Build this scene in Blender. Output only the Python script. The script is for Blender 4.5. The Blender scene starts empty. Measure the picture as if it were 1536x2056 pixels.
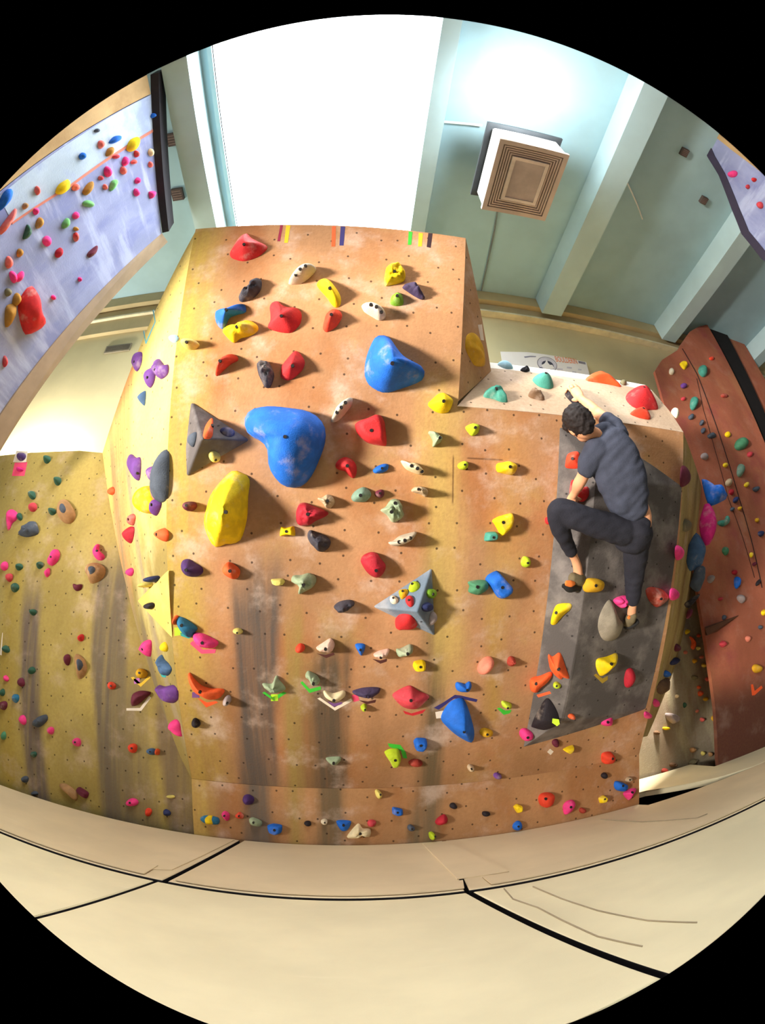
import bpy, bmesh, math, random
import numpy as np
from mathutils import Matrix, Vector, noise

# ---------------------------------------------------------------- camera
FPX, PITCH, CAM_H = 900.0, math.radians(20), 1.2        # fisheye scale (px per radian), tilt, lens height
CX, CY = 780.0, 1075.0                                   # optical axis in the 1536x2056 frame
_dx = np.array([0.9965, -0.012, -0.0825]); _dx /= np.linalg.norm(_dx)
_up = np.array([0.012*math.cos(PITCH), math.cos(PITCH), -math.sin(PITCH)])
_up -= _dx*(_up @ _dx); _up /= np.linalg.norm(_up)
RW = np.array([_dx, np.cross(_up, _dx), _up])            # camera axes -> world
EYE = np.array([0, 0, CAM_H])
sc = bpy.context.scene
cam_data = bpy.data.cameras.new('camera')
cam = bpy.data.objects.new('camera', cam_data); sc.collection.objects.link(cam); sc.camera = cam
cam.matrix_world = Matrix.Translation((0, 0, CAM_H)) @ Matrix(RW.tolist()).to_4x4()
cam_data.type = 'PANO'
try: cd = cam_data if hasattr(cam_data, 'panorama_type') else cam_data.cycles
except Exception: cd = cam_data
cd.panorama_type = 'FISHEYE_LENS_POLYNOMIAL'             # clip-on fisheye of the photo: equidistant, 134 degree image circle
cam_data.sensor_width = 36; cam_data.sensor_fit = 'HORIZONTAL'
cd.fisheye_polynomial_k0 = 0; cd.fisheye_polynomial_k1 = -(1536/36)/FPX
cd.fisheye_polynomial_k2 = 0; cd.fisheye_polynomial_k3 = 0; cd.fisheye_polynomial_k4 = 0
cd.fisheye_fov = 2*1045/FPX
cam_data.shift_x = -(CX-768)/1536; cam_data.shift_y = (CY-1028)/2056
cam_data.clip_start = 0.02

# ---------------------------------------------------------------- light
sc.view_settings.view_transform = 'Standard'; sc.view_settings.look = 'None'
sc.view_settings.gamma = 1; sc.view_settings.use_curve_mapping = False
sc.view_settings.exposure = 0.0
world = bpy.data.worlds.new('hall_light'); sc.world = world; world.use_nodes = True
_bg = world.node_tree.nodes['Background']
_bg.inputs[0].default_value = (1.0, 0.96, 0.90, 1); _bg.inputs[1].default_value = 0.16

def area_light(name, loc, aim, sx, sy, watts, col, spread=180):
    l = bpy.data.lights.new(name, 'AREA'); l.shape = 'RECTANGLE'; l.size = sx; l.size_y = sy
    l.energy = watts; l.color = col; l.spread = math.radians(spread)
    o = bpy.data.objects.new(name, l); sc.collection.objects.link(o)
    o.location = loc
    o.rotation_euler = (Vector(aim)-Vector(loc)).to_track_quat('-Z', 'Y').to_euler()
    return o
area_light('window_daylight', (-8.0, -2.4, 1.45), (0.1, 2.1, 3.5), 1.2, 1.2, 230, (1.0, 0.93, 0.82), 50)
area_light('hall_daylight', (0.3, -0.4, 6.2), (0.3, 0.9, 0.0), 3.0, 1.6, 135, (1.0, 0.96, 0.88))
area_light('back_wall_fill', (-4.3, 3.86, 3.3), (-4.3, 4.32, 3.9), 1.3, 0.2, 120, (1.0, 0.95, 0.84))  # unseen light added behind the left wall to make the sunlit patch
area_light('alcove_fill', (3.12, 3.68, 2.75), (3.75, 4.22, 0.8), 0.6, 0.25, 250, (1.0, 0.93, 0.8))  # unseen light added behind the right flank to brighten the far grey wall
area_light('ceiling_lamp', (1.40, 1.02, 5.66), (1.75, 1.15, 6.56), 0.3, 0.3, 34, (0.95, 1.0, 1.0))

# ---------------------------------------------------------------- helpers
def lin(r, g, b):
    f = lambda c: (c/255/12.92) if c <= 10 else ((c/255+0.055)/1.055)**2.4
    return (f(r), f(g), f(b), 1.0)
def ray(x, y):
    p = np.array([x-CX, y-CY], float); r = math.hypot(*p)+1e-9; th = r/FPX
    return RW @ np.array([math.sin(th)*p[0]/r, -math.sin(th)*p[1]/r, -math.cos(th)])
class Plane:
    """A flat climbing face: origin, u axis (sideways), v axis (up the face), n axis (out of the face)."""
    def __init__(s, p0, n, u=None):
        s.p0 = np.array(p0, float); s.n = np.array(n, float)/np.linalg.norm(n)
        if u is None:
            u = np.cross([0, 0, 1], s.n); u = -u if False else u
            if np.linalg.norm(u) < 1e-6: u = np.array([1, 0, 0.])
        s.u = np.array(u, float); s.u -= s.n*(s.u @ s.n); s.u /= np.linalg.norm(s.u)
        s.v = np.cross(s.n, s.u)
        m = np.eye(4); m[:3, 0] = s.u; m[:3, 1] = s.v; m[:3, 2] = s.n; m[:3, 3] = s.p0
        s.m = Matrix(m.tolist())
    def hit(s, x, y, h=0.0):
        d = ray(x, y); t = ((s.p0+s.n*h-EYE) @ s.n)/(d @ s.n); return EYE+d*t
    def loc(s, P):
        q = np.asarray(P)-s.p0; return (q @ s.u, q @ s.v, q @ s.n)
    def uv(s, x, y, h=0.0): return s.loc(s.hit(x, y, h))[:2]
def on_z(x, y, z):
    d = ray(x, y); return EYE+d*((z-CAM_H)/d[2])
def on_y(x, y, Y):
    d = ray(x, y); return EYE+d*(Y/d[1])

def link(o, parent=None):
    sc.collection.objects.link(o)
    if parent is not None:
        o.parent = parent; o.matrix_parent_inverse = parent.matrix_world.inverted()
    return o
def obj(name, bm, mat, parent=None, m=None, smooth=False):
    me = bpy.data.meshes.new(name); bm.to_mesh(me); bm.free()
    if smooth:
        for p in me.polygons: p.use_smooth = True
    if mat is not None: me.materials.append(mat)
    o = bpy.data.objects.new(name, me)
    if m is not None: o.matrix_world = m
    return link(o, parent)
def tag(o, label=None, cat=None, group=None, kind=None):
    for k, v in (('label', label), ('category', cat), ('group', group), ('kind', kind)):
        if v: o[k] = v
    return o
def empty(name, loc):
    o = bpy.data.objects.new(name, None); o.location = loc; o.empty_display_size = 0.1
    sc.collection.objects.link(o); o.matrix_world = Matrix.Translation(loc); return o
def slab(pts2, thick, bm=None, z0=0.0):
    """Prism: polygon pts2 in the local xy plane, from z0 down to z0-thick."""
    bm = bm or bmesh.new()
    a = sum(p[0]*q[1]-q[0]*p[1] for p, q in zip(pts2, list(pts2[1:])+[pts2[0]]))
    if a < 0: pts2 = list(pts2)[::-1]
    top = [bm.verts.new((p[0], p[1], z0)) for p in pts2]
    bot = [bm.verts.new((p[0], p[1], z0-thick)) for p in pts2]
    n = len(top)
    bm.faces.new(top); bm.faces.new(bot[::-1])
    for i in range(n):
        j = (i+1) % n; bm.faces.new((top[i], bot[i], bot[j], top[j]))
    return bm
def box(bm, lo, hi):
    return slab([(lo[0], lo[1]), (hi[0], lo[1]), (hi[0], hi[1]), (lo[0], hi[1])], hi[2]-lo[2], bm, hi[2])
def hull(pts, bevel=0.0, seg=2):
    bm = bmesh.new()
    for p in pts: bm.verts.new(tuple(p))
    r = bmesh.ops.convex_hull(bm, input=bm.verts)
    bmesh.ops.delete(bm, geom=[e for e in r['geom_interior'] if isinstance(e, bmesh.types.BMVert)], context='VERTS')
    bmesh.ops.dissolve_limit(bm, angle_limit=0.02, verts=bm.verts, edges=bm.edges)
    if bevel: bmesh.ops.bevel(bm, geom=list(bm.edges), offset=bevel, segments=seg, affect='EDGES', profile=0.5)
    bmesh.ops.recalc_face_normals(bm, faces=bm.faces)
    return bm
def tube(bm, pts, r, n=10):
    pts = [Vector(p) for p in pts]; rings = []
    for i, p in enumerate(pts):
        t = (pts[min(i+1, len(pts)-1)]-pts[max(i-1, 0)]).normalized()
        a = t.orthogonal().normalized() if i == 0 else (prev-t*prev.dot(t)).normalized()
        prev = a; b = t.cross(a)
        rings.append([bm.verts.new(p+(a*math.cos(k*2*math.pi/n)+b*math.sin(k*2*math.pi/n))*r) for k in range(n)])
    for A, B in zip(rings, rings[1:]):
        for k in range(n): bm.faces.new((A[k], A[(k+1) % n], B[(k+1) % n], B[k]))
    bm.faces.new(rings[0][::-1]); bm.faces.new(rings[-1])
    return bm

# ---------------------------------------------------------------- materials
class NT:
    """Small helper to write node expressions."""
    def __init__(s, name):
        s.mat = bpy.data.materials.new(name); s.mat.use_nodes = True
        s.t = s.mat.node_tree; s.b = s.t.nodes['Principled BSDF']
        tc = s.t.nodes.new('ShaderNodeTexCoord'); s.co = tc.outputs['Object']
        sep = s.t.nodes.new('ShaderNodeSeparateXYZ'); s.t.links.new(s.co, sep.inputs[0])
        s.x, s.y, s.z = sep.outputs
    def put(s, sock, v):
        if isinstance(v, bpy.types.NodeSocket): s.t.links.new(v, sock)
        else: sock.default_value = v
    def m(s, op, a, b=0.0):
        n = s.t.nodes.new('ShaderNodeMath'); n.operation = op; s.put(n.inputs[0], a); s.put(n.inputs[1], b); return n.outputs[0]
    def smooth(s, x, lo, hi):
        n = s.t.nodes.new('ShaderNodeMapRange'); n.interpolation_type = 'SMOOTHSTEP'
        s.put(n.inputs[0], x); n.inputs[1].default_value = lo; n.inputs[2].default_value = hi; return n.outputs[0]
    def vec(s, sx, sy, sz, off=(0, 0, 0)):
        n = s.t.nodes.new('ShaderNodeMapping'); s.t.links.new(s.co, n.inputs[0])
        n.inputs['Scale'].default_value = (sx, sy, sz); n.inputs['Location'].default_value = off; return n.outputs[0]
    def noise(s, v, scale=1.0, detail=4.0, rough=0.55):
        n = s.t.nodes.new('ShaderNodeTexNoise'); s.t.links.new(v, n.inputs['Vector'])
        n.inputs['Scale'].default_value = scale; n.inputs['Detail'].default_value = detail; n.inputs['Roughness'].default_value = rough
        return n.outputs[0]
    def mix(s, f, a, b):
        n = s.t.nodes.new('ShaderNodeMix'); n.data_type = 'RGBA'; s.put(n.inputs[0], f); s.put(n.inputs[6], a); s.put(n.inputs[7], b); return n.outputs[2]
    def done(s, col, rough=0.8, bump=None, dist=0.01, spec=0.3, strength=0.5):
        s.put(s.b.inputs['Base Color'], col); s.put(s.b.inputs['Roughness'], rough)
        s.b.inputs['Specular IOR Level'].default_value = spec
        if bump is not None:
            n = s.t.nodes.new('ShaderNodeBump'); n.inputs['Distance'].default_value = dist; n.inputs['Strength'].default_value = strength
            s.put(n.inputs['Height'], bump); s.t.links.new(n.outputs[0], s.b.inputs['Normal'])
        return s.mat
def plain(name, c, rough=0.6, var=0.12, scale=6.0, bump=0.0, spec=0.3, metal=0.0):
    N = NT(name); n = N.noise(N.vec(1, 1, 1), scale)
    f = N.smooth(n, 0.3, 0.7)
    col = N.mix(f, tuple(x*(1-var) for x in c[:3])+(1,), tuple(min(1, x*(1+var)) for x in c[:3])+(1,))
    N.b.inputs['Metallic'].default_value = metal
    return N.done(col, rough, N.noise(N.vec(1, 1, 1), scale*8) if bump else None, bump, spec)
def emit(name, c, s):
    m = bpy.data.materials.new(name); m.use_nodes = True; nt = m.node_tree
    b = nt.nodes['Principled BSDF']; b.inputs['Base Color'].default_value = c
    b.inputs['Emission Color'].default_value = c; b.inputs['Emission Strength'].default_value = s; return m

def mural(name, base, layers, dots=True, chalk=0.5, rough=0.82):
    """Painted plywood: base colour, then paint layers; each layer is a band along the face or a cloud of paint."""
    N = NT(name)
    w1 = N.noise(N.vec(2.2, 0.5, 1), 1.0, 5.0); w2 = N.noise(N.vec(9, 0.9, 1, (3, 1, 0)), 1.0, 5.0)
    wob = N.m('ADD', N.m('MULTIPLY', N.m('SUBTRACT', w1, 0.5), 0.16), N.m('MULTIPLY', N.m('SUBTRACT', w2, 0.5), 0.10))
    col = base
    big = N.smooth(N.noise(N.vec(1.2, 0.8, 1, (7, 2, 0)), 1.3, 6.0), 0.35, 0.68)
    col = N.mix(big, tuple(c*0.82 for c in base[:3])+(1,), tuple(min(1, c*1.15) for c in base[:3])+(1,))
    for L in layers:
        if L[0] == 'band':      # (u0, slope, halfwidth, soft, v_lo, v_hi, v_soft, colour, amount)
            _, u0, k, hw, soft, vlo, vhi, vs, c, amt = L
            d = N.m('ABSOLUTE', N.m('SUBTRACT', N.m('ADD', N.x, wob), N.m('ADD', N.m('MULTIPLY', N.y, k), u0)))
            f = N.smooth(d, hw+soft, max(hw-soft, 0.0) if hw > soft else 0.0)
            yw = N.m('ADD', N.y, N.m('MULTIPLY', N.m('SUBTRACT', w1, 0.5), 0.5))
            f = N.m('MULTIPLY', f, N.m('MULTIPLY', N.smooth(yw, vlo-vs, vlo+vs), N.smooth(yw, vhi+vs, vhi-vs)))
            streak = N.smooth(N.noise(N.vec(16, 0.7, 1, (u0, 0, 0)), 1.0, 3.0), 0.22, 0.62)
            f = N.m('MULTIPLY', f, N.m('MULTIPLY', N.m('ADD', N.m('MULTIPLY', streak, 0.45), 0.55), amt))
            col = N.mix(f, col, c)
        elif L[0] == 'cloud':   # (su, sv, lo, hi, v_lo, v_hi, colour, amount, seed)
            _, su, sv, lo, hi, vlo, vhi, c, amt, sd = L
            f = N.smooth(N.noise(N.vec(su, sv, 1, (sd, sd*1.7, 0)), 1.0, 6.0, 0.6), lo, hi)
            f = N.m('MULTIPLY', f, N.m('MULTIPLY', N.smooth(N.y, vlo-.3, vlo+.3), N.smooth(N.y, vhi+.3, vhi-.3)))
            col = N.mix(N.m('MULTIPLY', f, amt), col, c)
        elif L[0] == 'vline':   # upright joint line (u, halfwidth, v_lo, v_hi, colour, amount)
            _, u, hw, vlo, vhi, c, amt = L
            f = N.m('MULTIPLY', N.smooth(N.m('ABSOLUTE', N.m('SUBTRACT', N.x, u)), hw*1.6, hw*.6),
                    N.m('MULTIPLY', N.smooth(N.y, vlo-.02, vlo+.02), N.smooth(N.y, vhi+.02, vhi-.02)))
            col = N.mix(N.m('MULTIPLY', f, amt), col, c)
        elif L[0] == 'hband':   # horizontal joint line (v, halfwidth, u_lo, u_hi, colour, amount)
            _, v, hw, ulo, uhi, c, amt = L
            f = N.m('MULTIPLY', N.smooth(N.m('ABSOLUTE', N.m('SUBTRACT', N.y, v)), hw*1.6, hw*.6),
                    N.m('MULTIPLY', N.smooth(N.x, ulo-.01, ulo+.01), N.smooth(N.x, uhi+.01, uhi-.01)))
            col = N.mix(N.m('MULTIPLY', f, amt), col, c)
    if chalk:
        ck = N.smooth(N.noise(N.vec(3.0, 3.0, 1, (11, 5, 0)), 1.0, 7.0, 0.62), 0.5, 0.74)
        col = N.mix(N.m('MULTIPLY', ck, chalk), col, lin(218, 192, 176))
        gr = N.smooth(N.noise(N.vec(34, 34, 1), 1.0, 2.0), 0.3, 0.75)
        col = N.mix(N.m('MULTIPLY', gr, 0.16), col, lin(120, 84, 56))
    if dots:                    # bolt holes of the T-nuts
        v = N.t.nodes.new('ShaderNodeTexVoronoi'); v.voronoi_dimensions = '2D'
        N.t.links.new(N.vec(5.4, 5.4, 1), v.inputs['Vector']); v.inputs['Scale'].default_value = 1.0
        v.inputs['Randomness'].default_value = 0.62
        col = N.mix(N.m('MULTIPLY', N.smooth(v.outputs['Distance'], 0.050, 0.034), 0.8), col, lin(40, 26, 18))
    return N.done(col, rough, N.noise(N.vec(60, 60, 60), 1.0, 3.0), 0.004, 0.25)
# ---------------------------------------------------------------- planes of the place (metres, from the photo's vanishing lines)
A0 = np.array([-1.224, 3.376, .456]); TL = np.array([-1.224, 1.74, 4.18]); JL = np.array([-2.49, 3.44, 3.27])
PF = Plane(A0, (0, -1, -.441))                     # big overhang
PK = Plane((-1.224, 3.376, 0), (0, -1, 0))         # upright kick board below it
PL = Plane((-2.5, 3.44, 0), (0, -1, 0))            # upright wall to the left
def plane3(a, b, c):
    n = np.cross(np.array(b)-a, np.array(c)-a); n = n/np.linalg.norm(n)
    if n @ (EYE-a) < 0: n = -n
    return Plane(a, n)
PS = plane3(A0, TL, JL)                            # lit flank left of the overhang
AR = PF.hit(1291, 1480); BR = PF.hit(1372, 868); CR = np.array([3.84, 3.40, 3.25])
PR = plane3(AR, BR, CR)                            # flank right of the overhang
HB = np.array([0.66, 2.285, 2.92]); HT = 2.50
PH = plane3(np.array([.9, 2.285, 2.92]), np.array([2.54, 2.285, 2.92]), np.array([1.0, HT, 3.475]))   # pale head wall above the ledge
TR = PF.hit(935, 478); BP = PF.hit(920, 806); MP = PH.hit(986, 745)
PP = plane3(TR, BP, MP)                            # shaded side of the prow
PT = plane3(np.array([1., HT, 3.475]), np.array([2.5, HT, 3.475]), np.array([1., HT+.045, 3.575]))      # chamfer on the head wall's top
A2 = on_y(325, 468, 2.64); B2 = on_y(0, 830, 2.64)
PU = plane3(A2, B2, A2-np.array([0, 1, 0]))        # leaning wall high on the left
PV = Plane((4.75, 1.0, 5.0), (-.93, 0, -.38))      # leaning wall high on the right
PG = Plane((3.0, 4.22, 0), (0, -1, 0))             # far grey wall in the gap on the right
PW = Plane((3.7, 3.76, 0), (0, -1, 0))             # terracotta wall on the right
PX = Plane((6.4, 3.9, 0), (0, -1, 0))
PB = Plane((0, 4.32, 0), (0, -1, 0))               # back wall
PE = Plane((3.0, 3.30, 0), (-.25, -1, 0))          # back edge of the right flank
PLANES = dict(F=PF, K=PK, L=PL, S=PS, R=PR, H=PH, P=PP, T=PT, U=PU, V=PV, G=PG, W=PW, X=PX, B=PB, E=PE)

def band(P, a, b, hw, soft, vlo, vhi, vs, c, amt=1.0):
    (u1, v1), (u2, v2) = P.uv(*a), P.uv(*b); k = (u2-u1)/(v2-v1)
    return ('band', u1-k*v1, k, hw, soft, vlo, vhi, vs, c, amt)
GREY, OLIVE, YEL, ORG, RUST = lin(112, 98, 84), lin(158, 134, 74), lin(196, 170, 84), lin(196, 134, 76), lin(176, 104, 52)
m_front = mural('painted_plywood_orange', lin(186, 138, 98), [
    ('cloud', 1.1, .8, .48, .66, -.5, 5, lin(172, 112, 68), .85, 2.3),
    ('cloud', 1.5, 1.3, .54, .72, -.5, 5, lin(182, 152, 92), .65, 8.1),
    band(PF, (340, 1000), (380, 1450), .20, .16, -1, 4.2, .3, lin(196, 168, 78), .9),
    ('cloud', 1.2, .4, .40, .62, -1, .9, lin(140, 102, 66), .6, 4.9),  # darker low down: the fading light painted in
    band(PF, (515, 1200), (522, 1560), .15, .05, -1, 1.6, .25, lin(92, 82, 76)),
    band(PF, (612, 1380), (614, 1560), .09, .05, -1, 1.0, .25, lin(124, 98, 64), .75),
    band(PF, (588, 1250), (596, 1560), .05, .04, -1, 1.3, .25, OLIVE, .9),
    band(PF, (668, 1330), (662, 1560), .12, .05, -1, 1.12, .2, lin(92, 78, 62)),
    band(PF, (876, 1230), (862, 1570), .085, .05, -1, 1.75, .3, lin(104, 88, 64)),
    band(PF, (880, 860), (895, 1200), .12, .08, .9, 2.7, .35, lin(200, 168, 96), .8),
    band(PF, (1000, 1180), (990, 1420), .06, .06, .5, 1.6, .3, lin(176, 140, 66), .7),
    band(PF, (1020, 1010), (1010, 1150), .10, .1, 1.3, 2.5, .3, lin(205, 160, 96), .5),
    ('hband', PF.uv(980, 922)[1], .005, PF.uv(938, 922)[0], PF.uv(1010, 922)[0], lin(96, 62, 38), .7),
    ('vline', PF.uv(910, 940)[0], .005, PF.uv(905, 1010)[1], PF.uv(905, 915)[1], lin(96, 62, 38), .7),
    ], chalk=.62)
m_kick = mural('painted_plywood_kickboard', lin(178, 132, 90), [
    ('cloud', 1.4, .6, .48, .66, -1, 2, lin(164, 108, 64), .7, 4.4),
    band(PK, (388, 1600), (392, 1660), .12, .1, -1, 2, .3, lin(200, 170, 88), .8),
    band(PK, (518, 1600), (520, 1670), .11, .05, -1, 2, .3, lin(106, 94, 84)),
    band(PK, (596, 1600), (598, 1670), .05, .04, -1, 2, .3, OLIVE, .8),
    band(PK, (662, 1600), (660, 1670), .10, .05, -1, 2, .3, lin(112, 94, 70)),
    band(PK, (862, 1600), (850, 1670), .10, .06, -1, 2, .3, lin(116, 98, 74)),
    ], chalk=.5)
m_left = mural('painted_plywood_olive', lin(176, 154, 84), [
    ('cloud', 1.0, .5, .5, .7, -.5, 5, lin(192, 172, 108), .7, 1.2),
    ('cloud', 1.6, .5, .55, .72, -.5, 5, lin(150, 134, 84), .7, 6.1),
    band(PL, (62, 1250), (74, 1560), .12, .05, -1, 1.9, .3, lin(116, 102, 92)),
    band(PL, (220, 1200), (236, 1600), .17, .04, -1, 2.2, .25, lin(114, 102, 84)),
    band(PL, (258, 1250), (282, 1600), .14, .06, -1, 1.2, .25, lin(134, 118, 84), .9),
    band(PL, (345, 1480), (358, 1600), .13, .05, -1, 1.1, .3, lin(124, 106, 84), .9),
    band(PL, (15, 1300), (15, 1500), .12, .08, -1, 2.2, .3, lin(176, 150, 66), .7),
    ], chalk=.35)
m_side = mural('painted_plywood_yellow', lin(226, 204, 116), [
    ('cloud', 1.4, .4, .05, .2, -2, 1.9, lin(136, 118, 66), .92, 5.3),
    ('cloud', .9, .4, .5, .66, -.5, 5, lin(236, 222, 150), .6, 3.3),
    band(PS, (250, 790), (240, 1000), .26, .10, .5, 4.6, .5, lin(222, 156, 98), .95),
    band(PS, (232, 1000), (262, 1200), .07, .05, -1, 3.0, .4, lin(150, 132, 96), .9),
    band(PS, (262, 990), (300, 1230), .05, .04, .3, 2.6, .3, lin(156, 140, 112), .9),
    band(PS, (302, 1330), (348, 1500), .05, .03, -1, 1.3, .2, lin(120, 108, 84), .9),
    ], chalk=.15)
m_flank = mural('painted_plywood_tan', lin(186, 162, 104), [
    ('cloud', 2.0, .6, .5, .66, -1, 5, lin(150, 118, 70), .8, 2.2)], chalk=.4)
m_head = mural('skylit_plywood_pale', lin(206, 178, 152), [('cloud', 1.2, 1.2, .48, .7, -1, 5, lin(222, 196, 170), .8, 2.2)], chalk=.5)  # paler tone paints in the skylight falling on this face
m_prow = mural('painted_plywood_prow', lin(188, 146, 104), [('cloud', 1.5, 1.2, .45, .7, -1, 5, lin(204, 170, 132), .7, 5.2)], chalk=.5)
m_lav = mural('painted_plywood_lavender', lin(136, 142, 178), [
    ('cloud', 3.0, 1.2, .46, .64, -9, 9, lin(118, 124, 170), .8, 2.2),
    ('cloud', .8, 5.0, .5, .66, -9, 9, lin(178, 184, 214), .6, 5.7)], dots=False, chalk=.0)
m_lavtop = mural('painted_plywood_pale_blue', lin(168, 182, 200), [
    ('cloud', 1.6, 2.2, .46, .64, -9, 9, lin(140, 152, 190), .8, 3.1)], dots=False, chalk=.0)
m_tan = mural('painted_plywood_ochre', lin(176, 146, 104), [('cloud', 2, 2, .48, .7, -9, 9, lin(150, 120, 82), .8, 1.1)], dots=False, chalk=0)
m_grey = mural('painted_plywood_grey', lin(172, 160, 136), [
    band(PG, (1372, 1310), (1444, 1500), .10, .04, -2, 3, .2, lin(200, 190, 156), .8), band(PG, (1336, 1390), (1392, 1530), .07, .03, -2, 3, .2, lin(196, 186, 150), .8),
    ('cloud', 3.0, .7, .46, .62, -9, 1.1, lin(146, 126, 104), .8, 2.2),
    ('cloud', 2.6, .5, .52, .66, -9, 9, lin(190, 180, 146), .7, 6.2)], dots=False, chalk=.3)
m_terra = mural('painted_plywood_terracotta', lin(176, 102, 78), [
    ('cloud', 1.4, .8, .48, .68, -9, 9, lin(184, 122, 86), .7, 3.2),
    ('cloud', 1.2, 1.2, .5, .68, -9, 9, lin(158, 76, 76), .7, 7.2),
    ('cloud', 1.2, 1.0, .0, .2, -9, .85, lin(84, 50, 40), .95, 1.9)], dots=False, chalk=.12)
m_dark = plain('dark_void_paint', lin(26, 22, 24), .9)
m_cream = plain('cream_wall_paint', lin(206, 194, 152), .85, .05, 2)
m_creamb = plain('cream_cornice_paint', lin(188, 172, 132), .85, .06, 3)
m_teal = plain('pale_teal_ceiling_paint', lin(164, 196, 206), .8, .07, 1.3)
m_tealb = plain('pale_teal_beam_paint', lin(182, 208, 214), .75, .05, 2)
m_vinyl = None

# ---------------------------------------------------------------- room shell
def struct(o): o['kind'] = 'structure'; return o
def lp(P, pts): return [P.uv(*p) for p in pts]
def l3(P, pts): return [P.loc(p)[:2] for p in pts]

# front wall: overhang with kick board, flanks, head wall and prow
f_pts = lp(PF, [(385, 1563), (393, 460), (660, 452), (935, 478), (920, 806)]) + l3(PF, [HB, (1.2, 2.285, 2.92)]) + lp(PF, [(1372, 868), (1291, 1480)])
kr = PF.loc((2.42, 3.376, .456))
f_pts.append((kr[0], 0.0))
wall_front = struct(obj('wall_front', slab(f_pts, .03), m_front, None, PF.m))
obj('kickboard', slab([(0, -.3), (3.644, -.3), (3.644, .456), (0, .456)], .03), m_kick, wall_front, PK.m)
def tri_panel(name, P, pts3, mat, th=.03):
    return obj(name, slab([P.loc(p)[:2] for p in pts3], th), mat, wall_front, P.m)
tri_panel('left_flank', PS, [A0, TL, JL, np.array([-1.30, 3.44, 0.62])], m_side)
tri_panel('right_flank', PR, [AR, BR, np.array([2.62, HT, 3.475]) if False else BR, CR, PR.hit(1413, 1010), PR.hit(1398, 1190), PR.hit(1345, 1370), PR.hit(1297, 1490)], m_flank) if False else None
r_pts = [AR, BR, PR.hit(1386, 905), PR.hit(1409, 975), PR.hit(1413, 1030), PR.hit(1398, 1190), PR.hit(1368, 1300), PR.hit(1342, 1375), PR.hit(1300, 1478)]
tri_panel('right_flank', PR, r_pts, m_flank)
h_pts = l3(PH, [HB, BR]) + lp(PH, [(1345, 826), (1310, 785)]) + l3(PH, [(1.0, HT, 3.475)]) + lp(PH, [(984, 742)])
obj('head_wall', slab(h_pts, .03), m_head, wall_front, PH.m)
e1 = PH.hit(1310, 785)
obj('head_wall_chamfer', slab(l3(PT, [(0.85, HT, 3.475), e1, e1+np.array([-.02, .045, .10]), (0.85, HT+.045, 3.575)]), .02), plain('skylit_white_edge', lin(240, 234, 224), .6, .03), wall_front, PT.m)  # white colour stands in for skylight catching the chamfer
tri_panel('prow_side', PP, [TR, BP, MP], m_prow)
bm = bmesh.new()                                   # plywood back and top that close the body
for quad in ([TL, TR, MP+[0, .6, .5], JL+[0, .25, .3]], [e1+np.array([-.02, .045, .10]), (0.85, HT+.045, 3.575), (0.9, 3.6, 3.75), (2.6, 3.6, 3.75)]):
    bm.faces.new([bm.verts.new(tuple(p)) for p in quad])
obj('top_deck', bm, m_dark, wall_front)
bm = bmesh.new(); box(bm, (2.39, 3.38, -.3), (2.42, 4.2, .62)); obj('end_panel', bm, m_kick, wall_front)

wl = l3(PL, [(-6.2, 3.44, -.3), (-1.224, 3.44, -.3), (-1.224, 3.44, .7), JL]) + lp(PL, [(160, 905), (60, 909), (0, 915)]) + l3(PL, [(-6.2, 3.44, 3.30)])
wall_left = struct(obj('wall_left', slab(wl, .05), m_left, None, PL.m))
# back wall, cornice, ceiling, floor
bm = bmesh.new(); box(bm, (-7, 4.32, -.3), (9, 4.42, 6.6)); wall_back = struct(obj('wall_back', bm, m_cream))
bm = bmesh.new(); box(bm, (-7, 4.14, 6.36), (9, 4.319, 6.555)); struct(obj('trim_1', bm, m_creamb))
bm = bmesh.new(); box(bm, (-7, 4.235, 6.19), (9, 4.319, 6.36)); struct(obj('trim_2', bm, m_creamb))
bm = bmesh.new(); box(bm, (-7, 4.20, 6.165), (9, 4.319, 6.195)); struct(obj('trim_3', bm, plain('white_trim_paint', lin(226, 218, 186), .7)))
bm = bmesh.new(); box(bm, (-7, 4.25, 5.90), (-1.2, 4.319, 6.165)); struct(obj('trim_4', bm, m_creamb))
bm = bmesh.new()
SX0, SX1, SY0, SY1 = -1.62, .60, .1, 3.55          # skylight opening
for lo, hi in (((-7, -.6, 6.56), (SX0, 4.32, 6.62)), ((SX1, -.6, 6.56), (9, 4.32, 6.62)), ((SX0, -.6, 6.56), (SX1, SY0, 6.62)), ((SX0, SY1, 6.56), (SX1, 4.32, 6.62))):
    box(bm, lo, hi)
struct(obj('ceiling', bm, m_teal))
m_sky = emit('daylit_skylight_glass', (0.92, 0.98, 1.0, 1), 17.0)
bm = bmesh.new(); box(bm, (SX0, SY0, 6.60), (SX1, SY1, 6.63)); win = struct(obj('window_1', bm, m_sky))
bm = bmesh.new()
for lo, hi in (((SX0-.05, SY0-.05, 6.53), (SX0, SY1+.05, 6.60)), ((SX1, SY0-.05, 6.53), (SX1+.05, SY1+.05, 6.60)), ((SX0, SY1, 6.53), (SX1, SY1+.05, 6.60)), ((SX0, SY0-.05, 6.53), (SX1, SY0, 6.60))):
    box(bm, lo, hi)
obj('window_frame', bm, m_tealb, win)
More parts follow.
